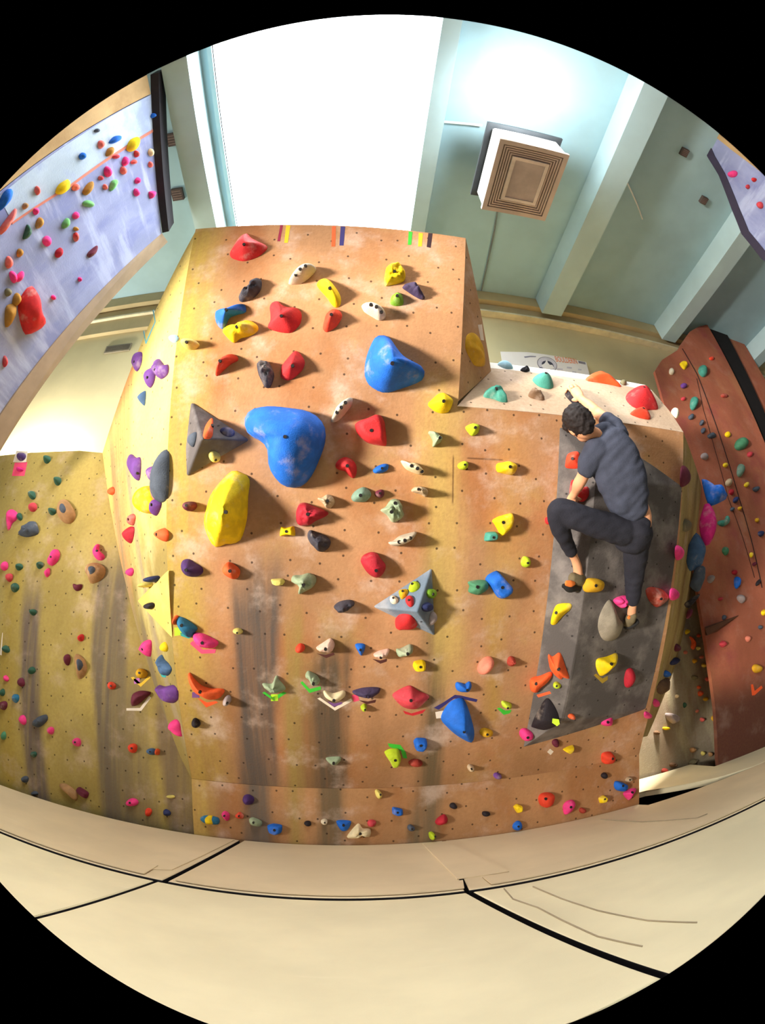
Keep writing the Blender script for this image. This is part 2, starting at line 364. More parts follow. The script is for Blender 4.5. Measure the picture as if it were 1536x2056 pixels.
for i, (x0, x1, zb) in enumerate(((-2.06, -1.78, 6.22), (.62, .80, 6.40), (2.70, 3.02, 6.22), (4.98, 5.28, 6.22), (7.3, 7.6, 6.22))):
    bm = hull([(x0-.03, -.6, 6.558), (x0-.03, 4.13, 6.558), (x1+.03, -.6, 6.558), (x1+.03, 4.13, 6.558), (x0, -.6, zb), (x0, 4.13, zb), (x1, -.6, zb), (x1, 4.13, zb)])
    struct(obj('trim_%d' % (5+i), bm, m_tealb))
bm = bmesh.new(); box(bm, (-7, -1.5, -.36), (9, 4.32, -.30)); struct(obj('floor', bm, m_dark))

# leaning walls high on both sides
def ypts(P, s, y): return [P.loc(q+np.array([0, y-q[1], 0]))[:2] for q in s]
A2x = A2+(A2-B2)*.10; B2x = B2-(A2-B2)*.10
UT = [PU.hit(*p) for p in ((311, 310), (305, 225), (303, 190))]
wu = struct(obj('wall_upper_left', slab(l3(PU, [A2]+UT)+ypts(PU, [B2x], 1.02)+ypts(PU, [B2x], 2.64), .10), m_lav, None, PU.m))
obj('ochre_panel', slab(ypts(PU, [B2x], 1.015)+ypts(PU, [B2x], -.9)+ypts(PU, [UT[2]], -.9)+l3(PU, [UT[2]+np.array([0, -.01, 0])]), .10), m_tan, wu, PU.m)
q = [PU.hit(308, 262), PU.hit(140, 372), PU.hit(24, 446)]
obj('blue_panel', slab(l3(PU, [q[2], q[1], q[0], UT[1], UT[2]])+ypts(PU, [q[2]], 1.025), .004, None, .003), m_lavtop, wu, PU.m)
obj('red_paint_line', slab([PU.uv(*p) for p in ((309, 258), (306, 266), (140, 377), (24, 451), (24, 446), (140, 371))], .003, None, .006), plain('faded_red_paint', lin(190, 116, 100), .8), wu, PU.m)
A3, B3 = on_y(337, 486, 2.86), on_y(-22, 945, 2.86); B2y = on_y(-22, 868, 2.64)
bm = hull([A2, B2y, B3, A3, A2-PU.n*.06, B2y-PU.n*.06, B3-PU.n*.06, A3-PU.n*.06])
obj('end_board', bm, plain('raw_plywood', lin(150, 130, 110), .8, .1, 5), wu)
o_ = np.array([.085, 0, .015]); T_ = PU.hit(302, 150)
bm = hull([A2+o_*.05, T_, UT[0]+o_*.02, A2+o_, T_+o_, A2+o_+[0, 0, .2], T_+o_+[0, 0, .2], A2+[0, 0, .2], T_+[0, 0, .2]])
obj('top_beam', bm, plain('black_steel', lin(34, 30, 38), .6), wu)
vp = [(1400, 248), (1430, 318), (1452, 352), (1480, 420), (1500, 470), (1536, 512), (1600, 560), (1640, 470), (1560, 330), (1470, 262)]
wv = struct(obj('wall_upper_right', slab(lp(PV, vp), .12), m_lav, None, PV.m))
obj('ochre_panel', slab(lp(PV, [(1412, 232), (1420, 262), (1470, 302), (1536, 352), (1620, 420), (1600, 330), (1500, 240)]), .02, None, .012), m_tan, wv, PV.m)
obj('top_beam', slab(lp(PV, [(1392, 246), (1422, 316), (1444, 352), (1470, 420), (1490, 470), (1530, 520), (1600, 572), (1600, 560), (1540, 508), (1504, 464), (1484, 416), (1456, 348), (1436, 314), (1404, 244)]), .2, None, .02), plain('purple_steel', lin(44, 36, 58), .6), wv, PV.m)
# terracotta wall and the strip beyond, far grey wall
ww = lp(PW, [(1315, 745), (1330, 722), (1362, 702), (1368, 690), (1385, 666), (1402, 656), (1420, 652), (1536, 890)])
ww = ww + l3(PW, [(6.12, 3.76, -.3), (3.86, 3.76, -.3)]) + lp(PW, [(1441, 1520), (1436, 1420), (1425, 1340), (1405, 1215), (1392, 1120)])
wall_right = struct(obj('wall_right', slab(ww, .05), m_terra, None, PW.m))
j = [PW.hit(x, y, .006) for x, y in ((1370, 700), (1400, 752), (1432, 838), (1460, 920), (1484, 1000), (1510, 1090), (1530, 1180))]
bm = bmesh.new(); tube(bm, j, .006, 6); obj('panel_joint', bm, m_dark, wall_right)
j = [PW.hit(x, y, .005) for x, y in ((1399, 760), (1412, 822), (1436, 905), (1462, 1000), (1490, 1075), (1515, 1160))]
bm = bmesh.new(); tube(bm, j, .004, 6); obj('panel_joint', bm, m_dark, wall_right)
wx = lp(PX, [(1446, 664), (1468, 650), (1500, 700), (1536, 762)]) + l3(PX, [(8.6, 3.9, 3.2), (8.6, 3.9, -.3), (6.45, 3.9, -.3)])
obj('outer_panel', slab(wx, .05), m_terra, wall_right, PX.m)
bm = bmesh.new(); box(bm, (6.10, 3.83, -.3), (6.60, 3.87, 6.55)); obj('recess_board', bm, m_dark, wall_right)
wall_far = struct(obj('wall_far', slab([(-.6, -.3), (1.8, -.3), (1.8, 2.6), (-.6, 2.6)], .04), m_grey, None, PG.m))

# ---------------------------------------------------------------- foam pads on the floor
def vinyl(name, c):
    N = NT(name); n = N.smooth(N.noise(N.vec(.9, 1.6, 1), 1.2, 5), .35, .7)
    col = N.mix(n, tuple(x*.92 for x in c[:3])+(1,), tuple(min(1, x*1.05) for x in c[:3])+(1,))
    sc_ = N.smooth(N.noise(N.vec(1.2, 14, 1, (2, 0, 0)), 1.4, 3), .62, .8)
    col = N.mix(N.m('MULTIPLY', sc_, .25), col, lin(244, 232, 204))
    b = N.m('ADD', N.noise(N.vec(1.1, 1.7, 1), 1.5, 3), N.m('MULTIPLY', N.noise(N.vec(120, 120, 120), 1, 1), .02))
    return N.done(col, .58, b, .02, .35, .6)
m_padf = vinyl('cream_vinyl', lin(232, 220, 184)); m_padb = vinyl('cream_vinyl_dim', lin(222, 202, 166))  # same vinyl, darker towards the wall: weaker light painted in
PADS = 'cream floor pads under the climbing walls'
m_pside = plain('gap_shade_side', lin(26, 24, 28), .7)  # pad sides blackened, the shade of the gaps put into the colour
def pad(pts, label, mat, z=0.0, th=.28, name='floor_pad', side=True):
    bm = slab(pts, th, None, z)
    ed = [e for e in bm.edges if all(abs(v.co.z-z) < 1e-5 for v in e.verts)]
    bmesh.ops.bevel(bm, geom=ed, offset=.012, segments=3, affect='EDGES', profile=.5)
    bm.normal_update()
    for f in bm.faces:
        if side and f.normal.z < .45: f.material_index = 1
    o = obj(name, bm, mat); o.data.materials.append(m_pside)
    return tag(o, label, 'floor pad', PADS)
g = lambda *ps: [tuple(on_z(x, y, 0)[:2]) for x, y in ps]
pad([(-6, 2.42), (-1.10, 2.42), (-.855, 3.36), (-6, 3.42)], 'cream floor pad at the foot of the olive wall on the left', m_padb)
pad([(-1.065, 2.42), (.60, 2.42), (.66, 3.365), (-.82, 3.365)], 'cream floor pad at the foot of the orange overhang, between the two cover strips', m_padb)
pad([(.625, 2.42), (6.3, 2.42), (6.3, 3.24), (2.43, 3.25), (2.40, 3.365), (.685, 3.365)], 'cream floor pad running right from the overhang to the terracotta wall', m_padb)
pad([(-6, 2.388), (-1.14, 2.388), (-1.60, 1.2), (-2.1, -.6), (-6, -.6)], 'large cream floor pad in the foreground on the left of the left dark gap', m_padf)
pad([(-1.115, 2.388), (.60, 2.388), (1.035, 1.19), (.66, 1.135), (-1.3, 1.10), (-1.575, 1.2)], 'large cream foreground floor pad between the two slanting dark gaps', m_padf)
pad([(.64, 2.388), (6.3, 2.388), (6.3, -.6), (1.75, -.6), (1.08, 1.17)], 'large cream floor pad in the foreground right of the wide dark gap', m_padf)
def far_pad():
    pts = [(2.45, 3.70), (2.73, 3.70), (3.42, 3.36), (3.9, 3.262), (6.3, 3.262), (6.3, 3.75), (3.75, 3.75), (3.75, 4.17), (2.45, 4.17)]
    return pad(pts, 'cream floor pad lying beyond the dark gap, below the far grey wall', m_padf, 0.0, .06, 'floor_pad', False)
far_pad()
bm = slab([(2.5, 3.95), (3.1, 3.95), (3.9, 3.5), (6.2, 3.4), (6.2, 3.72), (3.7, 3.72), (3.7, 4.16), (2.5, 4.16)], .22, None, -.065); struct(obj('trim_10', bm, m_dark))  # dark block added to stand for the black void under the far pad
COV = 'cover strips over the pad joints'
def cover(pts, label, z=.007):
    bm = slab(pts, .006, None, z)
    return tag(obj('cover_strip', bm, m_padb), label, 'cover strip', COV)
cover(g((400, 1679), (258, 1744), (345, 1748), (472, 1687)), 'cream cover strip slanting over the left pad joint to the wall')
cover(g((848, 1695), (918, 1766), (1022, 1751), (898, 1690)), 'cream cover strip slanting over the right pad joint to the wall')
cover([(-5.9, 2.43), (-1.22, 2.43), (-1.20, 2.60), (-5.9, 2.60)], 'long cream cover strip along the front joint on the left', .0125)
cover([(-1.02, 2.43), (.60, 2.43), (.62, 2.545), (-.99, 2.545)], 'long cream cover strip along the front joint in the middle', .0125)
cover([(.76, 2.43), (6.2, 2.43), (6.2, 2.56), (.74, 2.56)], 'long cream cover strip along the front joint on the right', .0125)
def crease(pts, label):
    bm = bmesh.new(); tube(bm, [on_z(x, y, .004) for x, y in pts], .004, 6)
    return tag(obj('pad_wrinkle', bm, plain('grey_wrinkle', lin(150, 136, 112), .8)), label, 'wrinkle', 'wrinkle lines on the pads')  # a pad wrinkle as a grey ridge, its shade put into the colour
crease([(1012, 1784), (1030, 1805), (1080, 1822), (1130, 1848), (1200, 1880), (1290, 1900)], 'thin grey strap trailing over the right foreground pad, nearer one')
crease([(1070, 1780), (1130, 1805), (1200, 1828), (1300, 1848), (1400, 1852)], 'thin grey strap trailing over the right foreground pad, farther one')
crease([(1205, 1645), (1290, 1650), (1400, 1642), (1420, 1634)], 'thin grey strap on the pad right of the overhang')
# ---------------------------------------------------------------- holds: colours
COL = dict(
 red=('red', (206, 44, 48)), crimson=('crimson', (176, 34, 50)), orangered=('orange red', (230, 70, 44)), orange=('orange', (240, 98, 48)),
 rose=('rose red', (204, 66, 78)), brick=('brick red', (170, 62, 48)), salmon=('salmon', (226, 132, 108)), coral=('coral', (238, 112, 104)),
 blue=('blue', (30, 104, 206)), lblue=('pale blue', (166, 208, 228)), steel=('steel blue', (70, 100, 138)), tealblue=('teal blue', (44, 116, 156)),
 yellow=('yellow', (248, 208, 20)), mustard=('mustard', (216, 164, 32)), pyellow=('pale yellow', (222, 206, 112)), gold=('golden brown', (176, 126, 52)),
 white=('off white', (226, 212, 186)), ivory=('ivory', (232, 214, 172)), bone=('bone', (198, 174, 142)), gwhite=('grey white', (196, 184, 164)), palepink=('pale pink', (222, 186, 168)),
 charcoal=('charcoal', (62, 60, 70)), violetk=('dark violet', (66, 54, 84)), black=('black', (38, 32, 38)), slate=('slate', (76, 84, 98)), grey=('grey', (128, 124, 122)),
 lilac=('lilac grey', (164, 150, 150)), sage=('sage green', (152, 168, 136)), ggreen=('grey green', (120, 150, 132)), green=('green', (122, 170, 44)), lime=('lime', (184, 206, 40)),
 sea=('sea green', (74, 134, 100)), teal=('teal', (70, 146, 130)), dgreen=('dark green', (50, 92, 74)), lgreen=('light green', (112, 180, 110)),
 purple=('purple', (108, 62, 140)), dpurple=('dark purple', (74, 46, 104)), pink=('hot pink', (240, 62, 138)), magenta=('magenta', (214, 36, 128)),
 maroon=('maroon', (104, 36, 56)), tan=('tan', (172, 130, 86)), brown=('brown', (112, 84, 60)), navy=('navy', (44, 52, 96)), ogrey=('olive grey', (120, 112, 84)), wgrey=('warm grey', (148, 138, 122)))
_mats = {}
def hold_mat(key):
    if key not in _mats:
        c = lin(*COL[key][1]); N = NT('resin_'+COL[key][0].replace(' ', '_'))
        n = N.smooth(N.noise(N.vec(14, 14, 14), 1.0, 4), .35, .7)
        col = N.mix(n, tuple(x*.86 for x in c[:3])+(1,), tuple(min(1, x*1.12) for x in c[:3])+(1,))
        ch = N.smooth(N.noise(N.vec(6, 6, 6, (4, 4, 4)), 1.0, 6, .62), .54, .76)
        col = N.mix(N.m('MULTIPLY', ch, .36), col, lin(226, 206, 190))
        _mats[key] = N.done(col, .72, N.noise(N.vec(120, 120, 120), 1, 3), .003, .3, .7)
    return _mats[key]
m_bolt = plain('dark_bolt_steel', lin(34, 30, 30), .5, .1, 5)
_tapes = {}
TAPE = dict(green=(64, 190, 56), red=(206, 46, 56), orange=(240, 92, 44), pink=(246, 80, 120), yellow=(240, 196, 40), white=(236, 222, 204), navy=(54, 48, 110), brown=(84, 44, 40),
            purple=(120, 78, 140), lime=(190, 236, 50), mustard=(176, 146, 48), coral=(248, 92, 90), teal=(50, 160, 156), maroon=(150, 40, 70), black=(58, 36, 44), cyan=(90, 180, 200), orchid=(196, 110, 196))
def tape_mat(k):
    if k not in _tapes: _tapes[k] = plain('tape_'+k, lin(*TAPE[k]), .55, .05, 8)
    return _tapes[k]

FR = dict(Z0=(0, 0, 2.9375), Z1=(340, 440, 4.518), Z2=(650, 440, 4.267), Z3=(340, 780, 4.518), Z4=(580, 780, 4.518), Z5=(860, 700, 4.896), Z6=(1040, 680, 4.267),
          Z7=(1040, 1060, 4.267), Z8=(340, 1100, 5.12), Z9=(580, 1100, 4.8), ZA=(860, 1100, 4.897), ZB=(340, 1380, 4.518), ZC=(640, 1380, 4.518), ZD=(940, 1400, 4.042),
          ZE=(0, 880, 4.389), ZF=(0, 1260, 3.84), ZG=(200, 600, 4.114), ZH=(200, 1080, 4.896), ZI=(1280, 600, 4.113), ZK=(0, 360, 4.671), ZL=(160, 120, 5.711),
          ZM=(1340, 640, 5.709), ZN=(1340, 960, 6.046), ZO=(1290, 1260, 5.411), ZP=(1300, 180, 6.047), P=(0, 0, 1.0))
def fr_pts(fr, txt):
    ox, oy, s = FR[fr]
    return [(ox+float(a)/s, oy+float(b)/s) for a, b in (t.split(',') for t in txt.split())]
def geom_px(fr, g):
    """Outline in photo pixels: 'e cx cy w h [rot]' or a list of points."""
    if g.startswith('e '):
        ox, oy, s = FR[fr]; v = [float(t) for t in g[2:].split()]; cx, cy, w, h = v[:4]; r = math.radians(v[4] if len(v) > 4 else 0)
        rnd = random.Random(int(cx*7+cy*13)); ph = rnd.random()*6.28; am = .05+.08*rnd.random()
        out = []
        for i in range(14):
            a = i*2*math.pi/14; k = 1+am*math.sin(2*a+ph)+.05*math.sin(3*a+ph*2)
            X, Y = w/2*math.cos(a)*k, h/2*math.sin(a)*k
            out.append((ox+(cx+X*math.cos(r)-Y*math.sin(r))/s, oy+(cy+X*math.sin(r)+Y*math.cos(r))/s))
        return out
    return fr_pts(fr, g)
def smooth_loop(p, n, tight=0.0):
    """Closed Catmull-Rom resampled to n points."""
    p = np.array(p); k = len(p); out = []
    for i in range(k):
        a, b, c, d = p[i-1], p[i], p[(i+1) % k], p[(i+2) % k]
        for t in np.linspace(0, 1, 9)[:-1]:
            cr = .5*((2*b)+(c-a)*t+(2*a-5*b+4*c-d)*t*t+(3*b-a-3*c+d)*t**3)
            out.append(cr*(1-tight)+(b+(c-b)*t)*tight)
    out = np.array(out); seg = np.linalg.norm(np.roll(out, -1, 0)-out, axis=1); cum = np.concatenate([[0], np.cumsum(seg)])
    t = np.linspace(0, cum[-1], n, endpoint=False); ext = np.vstack([out, out[:1]])
    return np.c_[np.interp(t, cum, ext[:, 0]), np.interp(t, cum, ext[:, 1])]
def profile(kind, t):
    if kind == 'd': return math.sqrt(max(0, 1-t*t))
    if kind == 'c': return (1-t**1.5)**.85 if t < 1 else 0
    if kind == 'f': return min(1, (1-t)/.34)**.7 if t < 1 else 0
    if kind == 'g': return (1-t**2.2)**.7 if t < 1 else 0
    if kind == 'r': return (1-t**1.4)**.8 if t < 1 else 0
    return 1-t
def hold_mesh(bm, uv, apex, prot, kind, seed, n=32, craggy=0.0, lean=(0, 0)):
    c = uv.mean(0); apex = np.array(apex)
    TS = [1.0, .97, .9, .78, .62, .44, .26, .12]
    size = np.linalg.norm(uv-c, axis=1).mean(); rings = []
    minor = np.linalg.svd(uv-c, full_matrices=False)[2][1]
    for k, t in enumerate([1.0]+TS):
        ring = []
        for p in uv:
            q = apex+(p-apex)*t
            rel = (q-c)/max(size, 1e-4)
            h = profile(kind, t)*prot*(1+lean[0]*rel[0]+lean[1]*rel[1])
            if craggy:
                w = noise.noise(Vector((q[0]/size*1.7+seed, q[1]/size*1.7, seed*.37)))*.55+noise.noise(Vector((q[0]/size*4+seed, q[1]/size*4, seed)))*.3
                h *= 1+craggy*w; h = max(h, 0.0)
                if t < .98: q = q+np.array([noise.noise(Vector((q[0]/size*3, q[1]/size*3, seed+5))), noise.noise(Vector((q[0]/size*3, q[1]/size*3, seed+9)))])*size*.09*craggy
            if kind == 'r':   # long ridges down the flake
                a_ = float(rel @ minor)*3.4+.35*math.sin(float(rel[1])*2.5+seed)+.4
                h *= 1+.20*(abs((a_ % 2)-1)*2-1)*(1-t)**.35+.12*(.4-a_*.2)
            ring.append(bm.verts.new((q[0], q[1], -.004 if k == 0 else h+.003)))
        rings.append(ring)
    hc = profile(kind, 0.0)*prot*(1+lean[0]*(apex-c)[0]/size+lean[1]*(apex-c)[1]/size)
    if craggy: hc *= 1+craggy*(noise.noise(Vector((apex[0]/size*1.7+seed, apex[1]/size*1.7, seed*.37)))*.55+noise.noise(Vector((apex[0]/size*4+seed, apex[1]/size*4, seed)))*.3)
    top = bm.verts.new((apex[0], apex[1], hc+.003))
    for A, B in zip(rings, rings[1:]):
        for i in range(n):
            j = (i+1) % n; bm.faces.new((A[i], A[j], B[j], B[i]))
    for i in range(n): bm.faces.new((rings[-1][i], rings[-1][(i+1) % n], top))
    bm.faces.new(rings[0][::-1]); bm.normal_update()
    return [v for r in rings for v in r]+[top]

MARKS = {}      # plane -> [(phrase, x, y)] things one can find, used to say where a small hold is
USED = {}
SHAPES = {'d': 'rounded', 'c': 'pointed', 'f': 'block', 'g': 'rounded', 'r': 'ridged', 'x': 'craggy'}
def relation(dx, dy):
    ax, ay = abs(dx), abs(dy)
    if ay < .45*ax: return 'right of' if dx > 0 else 'left of'
    if ax < .45*ay: return 'below' if dy > 0 else 'above'
    return ('below and right of' if dx > 0 else 'below and left of') if dy > 0 else ('above and right of' if dx > 0 else 'above and left of')
def auto_label(where, px, py, colour, size, shape):
    ms = sorted(MARKS[where], key=lambda m: math.hypot(m[1]-px, m[2]-py))
    for m in ms:
        if math.hypot(m[1]-px, m[2]-py) < 4: continue
        for pre in (size+' ', size+' '+shape+' '):
            d = math.hypot(m[1]-px, m[2]-py)
            l = (pre+colour+' hold '+('just ' if d < 45 else '')+relation(px-m[1], py-m[2])+' '+m[0]).strip()
            if l not in USED and len(l.split()) <= 16: return l
    l = '%s %s %s hold %s %s, %s %s' % (size, shape, colour, relation(px-ms[0][1], py-ms[0][2]), ms[0][0], relation(px-ms[1][1], py-ms[1][2]), ms[1][0])
    return ' '.join(l.split()[:16])
GROUPS = dict(F='climbing holds on the orange overhang', K='footholds on the kick board', L='climbing holds on the olive left wall', S='climbing holds on the yellow left flank',
              R='climbing holds on the tan right flank', E='climbing holds on the tan right flank', H='climbing holds on the pale head wall', T='climbing holds on the pale head wall',
              U='climbing holds on the lavender leaning wall', V='climbing holds on the upper right leaning wall', W='climbing holds on the terracotta wall', G='climbing holds on the far grey wall', P='climbing holds on the orange overhang')
SEED = [0]
def build_hold(pl, fr, g, ck, prot, prof, bolts, label, where=None, n=32, group=None):
    SEED[0] += 1; seed = SEED[0]*1.37
    px = geom_px(fr, g); cxp = sum(p[0] for p in px)/len(px); cyp = sum(p[1] for p in px)/len(px)
    if pl == 'FK':
        pl = 'F' if PF.uv(cxp, cyp)[1] > 0.03 else 'K'
    P = PLANES[pl]; craggy = 0.0
    if prof[0] == 'x': craggy, kind = .75, (prof[1] if len(prof) > 1 else 'g')
    else: kind = prof[0]
    uv = np.array([P.uv(x, y, prot*.3) for x, y in px])
    area = sum(a[0]*b[1]-b[0]*a[1] for a, b in zip(uv, np.roll(uv, -1, 0)))
    if area < 0: uv = uv[::-1]
    uv = smooth_loop(uv, n, .55 if kind == 'f' else .1)
    bl = fr_pts(fr, bolts) if bolts else []
    buv = [np.array(P.uv(x, y, prot*.85)) for x, y in bl]
    c = uv.mean(0)
    apex = (c*.45+buv[len(buv)//2]*.55) if buv else c
    bm = bmesh.new(); vs = hold_mesh(bm, uv, apex, prot, kind, seed, n, craggy)
    tops = [(v.co.x, v.co.y, v.co.z) for v in vs]
    o = obj('climbing_hold', bm, hold_mat(ck), None, P.m, True)
    o_w = where or pl
    if not label:
        ext = max(max(p[0] for p in px)-min(p[0] for p in px), max(p[1] for p in px)-min(p[1] for p in px))
        size = 'tiny' if ext < 13 else 'small' if ext < 24 else 'medium' if ext < 42 else 'large'
        label = auto_label(o_w, cxp, cyp, COL[ck][0], size, SHAPES['x' if craggy else kind])
    USED[label] = 1
    tag(o, label, 'climbing hold', group or GROUPS.get(o_w))
    for b in buv:
        q = min(tops, key=lambda t: (t[0]-b[0])**2+(t[1]-b[1])**2 - t[2]*.01)
        bm = bmesh.new()
        r = min(.0115, .16*np.linalg.norm(uv-c, axis=1).mean()+.003)
        bmesh.ops.create_cone(bm, cap_ends=True, segments=12, radius1=r, radius2=r*.92, depth=.016, matrix=Matrix.Translation((b[0], b[1], q[2]-.0045)))
        obj('bolt', bm, m_bolt, o, P.m)
    return o
def tape(pl, fr, g, ck, label, name='tape_mark', cat='tape', h=.0012):
    px = fr_pts(fr, g)
    if pl == 'FK': pl = 'F' if PF.uv(*px[0])[1] > 0.02 else 'K'
    P = PLANES[pl]
    o = obj(name, slab([P.uv(*p) for p in px], h, None, h), tape_mat(ck), None, P.m)
    USED[label] = 1
    return tag(o, label, cat, 'route tapes on the walls')

# ---------------------------------------------------------------- volumes bolted to the overhang
def volume(name, mat, pts, label, bevel=.02, P=PF):
    """pts: (x, y, height) in photo pixels on the face P; heights stand out of the face."""
    q = [P.loc(P.hit(x, y, h)) for x, y, h in pts]
    q = [(a, b, max(c, -.002)) for a, b, c in q]
    o = obj(name, hull(q, bevel, 3), mat, None, P.m)
    for p in o.data.polygons: p.use_smooth = False
    tag(o, label, 'climbing volume', 'volumes bolted to the climbing walls'); USED[label] = 1
    return [P.p0+P.u*a+P.v*b+P.n*c for a, b, c in q]
def volmat(name, c, c2):
    N = NT(name)
    f = N.smooth(N.noise(N.vec(3, 3, 3), 1.3, 6, .6), .42, .7)
    col = N.mix(f, c, c2)
    v = N.t.nodes.new('ShaderNodeTexVoronoi'); v.voronoi_dimensions = '2D'
    N.t.links.new(N.vec(6, 6, 1, (.3, .2, 0)), v.inputs['Vector']); v.inputs['Scale'].default_value = 1.0; v.inputs['Randomness'].default_value = .6
    col = N.mix(N.m('MULTIPLY', N.smooth(v.outputs['Distance'], .05, .035), .8), col, lin(24, 22, 22))
    return N.done(col, .75, N.noise(N.vec(70, 70, 70), 1, 3), .004, .3)
m_vgrey = volmat('textured_grey_volume', lin(92, 86, 86), lin(142, 134, 134))
m_vblue = volmat('textured_blue_grey_volume', lin(108, 124, 142), lin(164, 166, 174))
m_vdark = volmat('textured_dark_grey_volume', lin(86, 80, 78), lin(128, 120, 116))
v1 = volume('triangular_volume', m_vgrey, [(383, 804, 0), (505, 884, 0), (374, 960, 0), (372, 900, 0), (404, 880, .20)],
            'grey triangular volume on the left, holding a small orange hold', .014)
v2 = volume('triangular_volume', m_vblue, [(746, 1218, 0), (868, 1138, 0), (874, 1278, 0), (838, 1228, .16)],
            'blue grey triangular volume low in the middle, dotted with small holds', .010)
v3 = volume('wedge_volume', m_vdark, [(1122, 856, 0), (1049, 1501, 0), (1297, 1424, 0), (1370, 976, 0), (1312, 934, 0), (1215, 872, 0), (1195.5, 965, .161), (1128, 1448, .15), (1129, 1448, .15)],
            'tall dark grey wedge volume under the climber', .012)
PLANES.update(A1=plane3(v1[0], v1[4], v1[1]), A2=plane3(v1[0], v1[3], v1[4]), A3=plane3(v1[2], v1[1], v1[4]), B1=plane3(v2[0], v2[1], v2[3]), B2=plane3(v2[1], v2[2], v2[3]), B3=plane3(v2[0], v2[2], v2[3]),
              C1=plane3(v3[0], v3[1], v3[7]), C2=plane3(v3[6], v3[8], v3[2]), C3=plane3(v3[1], v3[2], v3[7]))
m_vyel = volmat('yellow_plywood_volume', lin(226, 194, 96), lin(232, 204, 116))
v4 = volume('wedge_volume', m_vyel, [(276, 1206, 0), (340, 1142, 0), (346, 1281, 0), (279, 1210, .05), (338, 1150, .010)], 'yellow triangular wedge on the left flank', .006, PS)
PLANES['C1t'] = Plane(PLANES['C1'].p0+PLANES['C1'].n*.06, PLANES['C1'].n); PLANES['D1'] = plane3(v4[3], v4[4], v4[2])
v5 = volume('wedge_volume', plain('brown_plywood', lin(92, 58, 40), .8), [(1416, 1258, 0), (1486, 1234, 0), (1440, 1268, .0), (1417, 1276, .0), (1416, 1262, .16), (1420, 1276, .14)], 'brown wedge jutting from the terracotta wall', .004, PW)
MARKS.update(
 F=[('the huge blue kidney shaped hold', 575, 890), ('the large blue drop hold', 792, 722), ('the huge yellow flake', 450, 1022), ('the grey triangular volume', 420, 880), ('the blue grey triangular volume', 830, 1210),
    ('the low blue teardrop hold', 922, 1450), ('the lime hold under the green tape arch', 793, 1520), ('the red faceted hold', 747, 862), ('the hot pink hold on pink tape', 411, 1291), ('the dark grey wedge volume', 1180, 1460)],
 K=[('the white mountain shaped foothold', 720, 1670), ('the blue scoop foothold at the bottom', 551, 1665), ('the large orange red foothold', 1098, 1606), ('the yellow and teal foothold', 420, 1645), ('the blue foothold touching pink', 1247, 1578)],
 L=[('the upper striped tan hold on the olive wall', 130, 1022), ('the lower striped tan hold on the olive wall', 190, 1145), ('the maroon hold on white tape', 280, 1400), ('the tall tan crescent', 160, 1338), ('the pink C shaped hold', 197, 1108),
    ('the white tape square', 41, 914), ('the pink S shaped hold', 105, 1130), ('the maroon block near the floor', 165, 1592), ('the blue foothold with orange end', 305, 1508), ('the grey rock shaped hold', 57, 1060), ('the dark grey double hold', 80, 1450)],
 U=[('the big red fang hold', 65, 628), ('the large yellow oval hold', 127, 374), ('the upper yellow oval hold', 268, 290), ('the pink heart shaped pair', 33, 555), ('the long salmon hold', 16, 440), ('the golden brown twin holds', 25, 620), ('the wide light green hold', 178, 409)],
 W=[('the large round green hold', 1490, 890), ('the brown wedge', 1450, 1255), ('the teal crescent hold', 1458, 1050), ('the upper teal hold', 1412, 744), ('the red V of tape', 1506, 1383), ('the long blue hold', 1481, 1168), ('the tall grey green hold', 1488, 943)],
 G=[('the orange crescent on the far grey wall', 1391, 1287), ('the big grey hold on the far grey wall', 1350, 1440), ('the ivory block beside the terracotta wall', 1427, 1317)],
 R=[('the magenta sloper on the right flank', 1423, 1050), ('the steel blue volume shaped hold', 1400, 1110)],
 V=[('the top right steel edge', 1440, 350)])
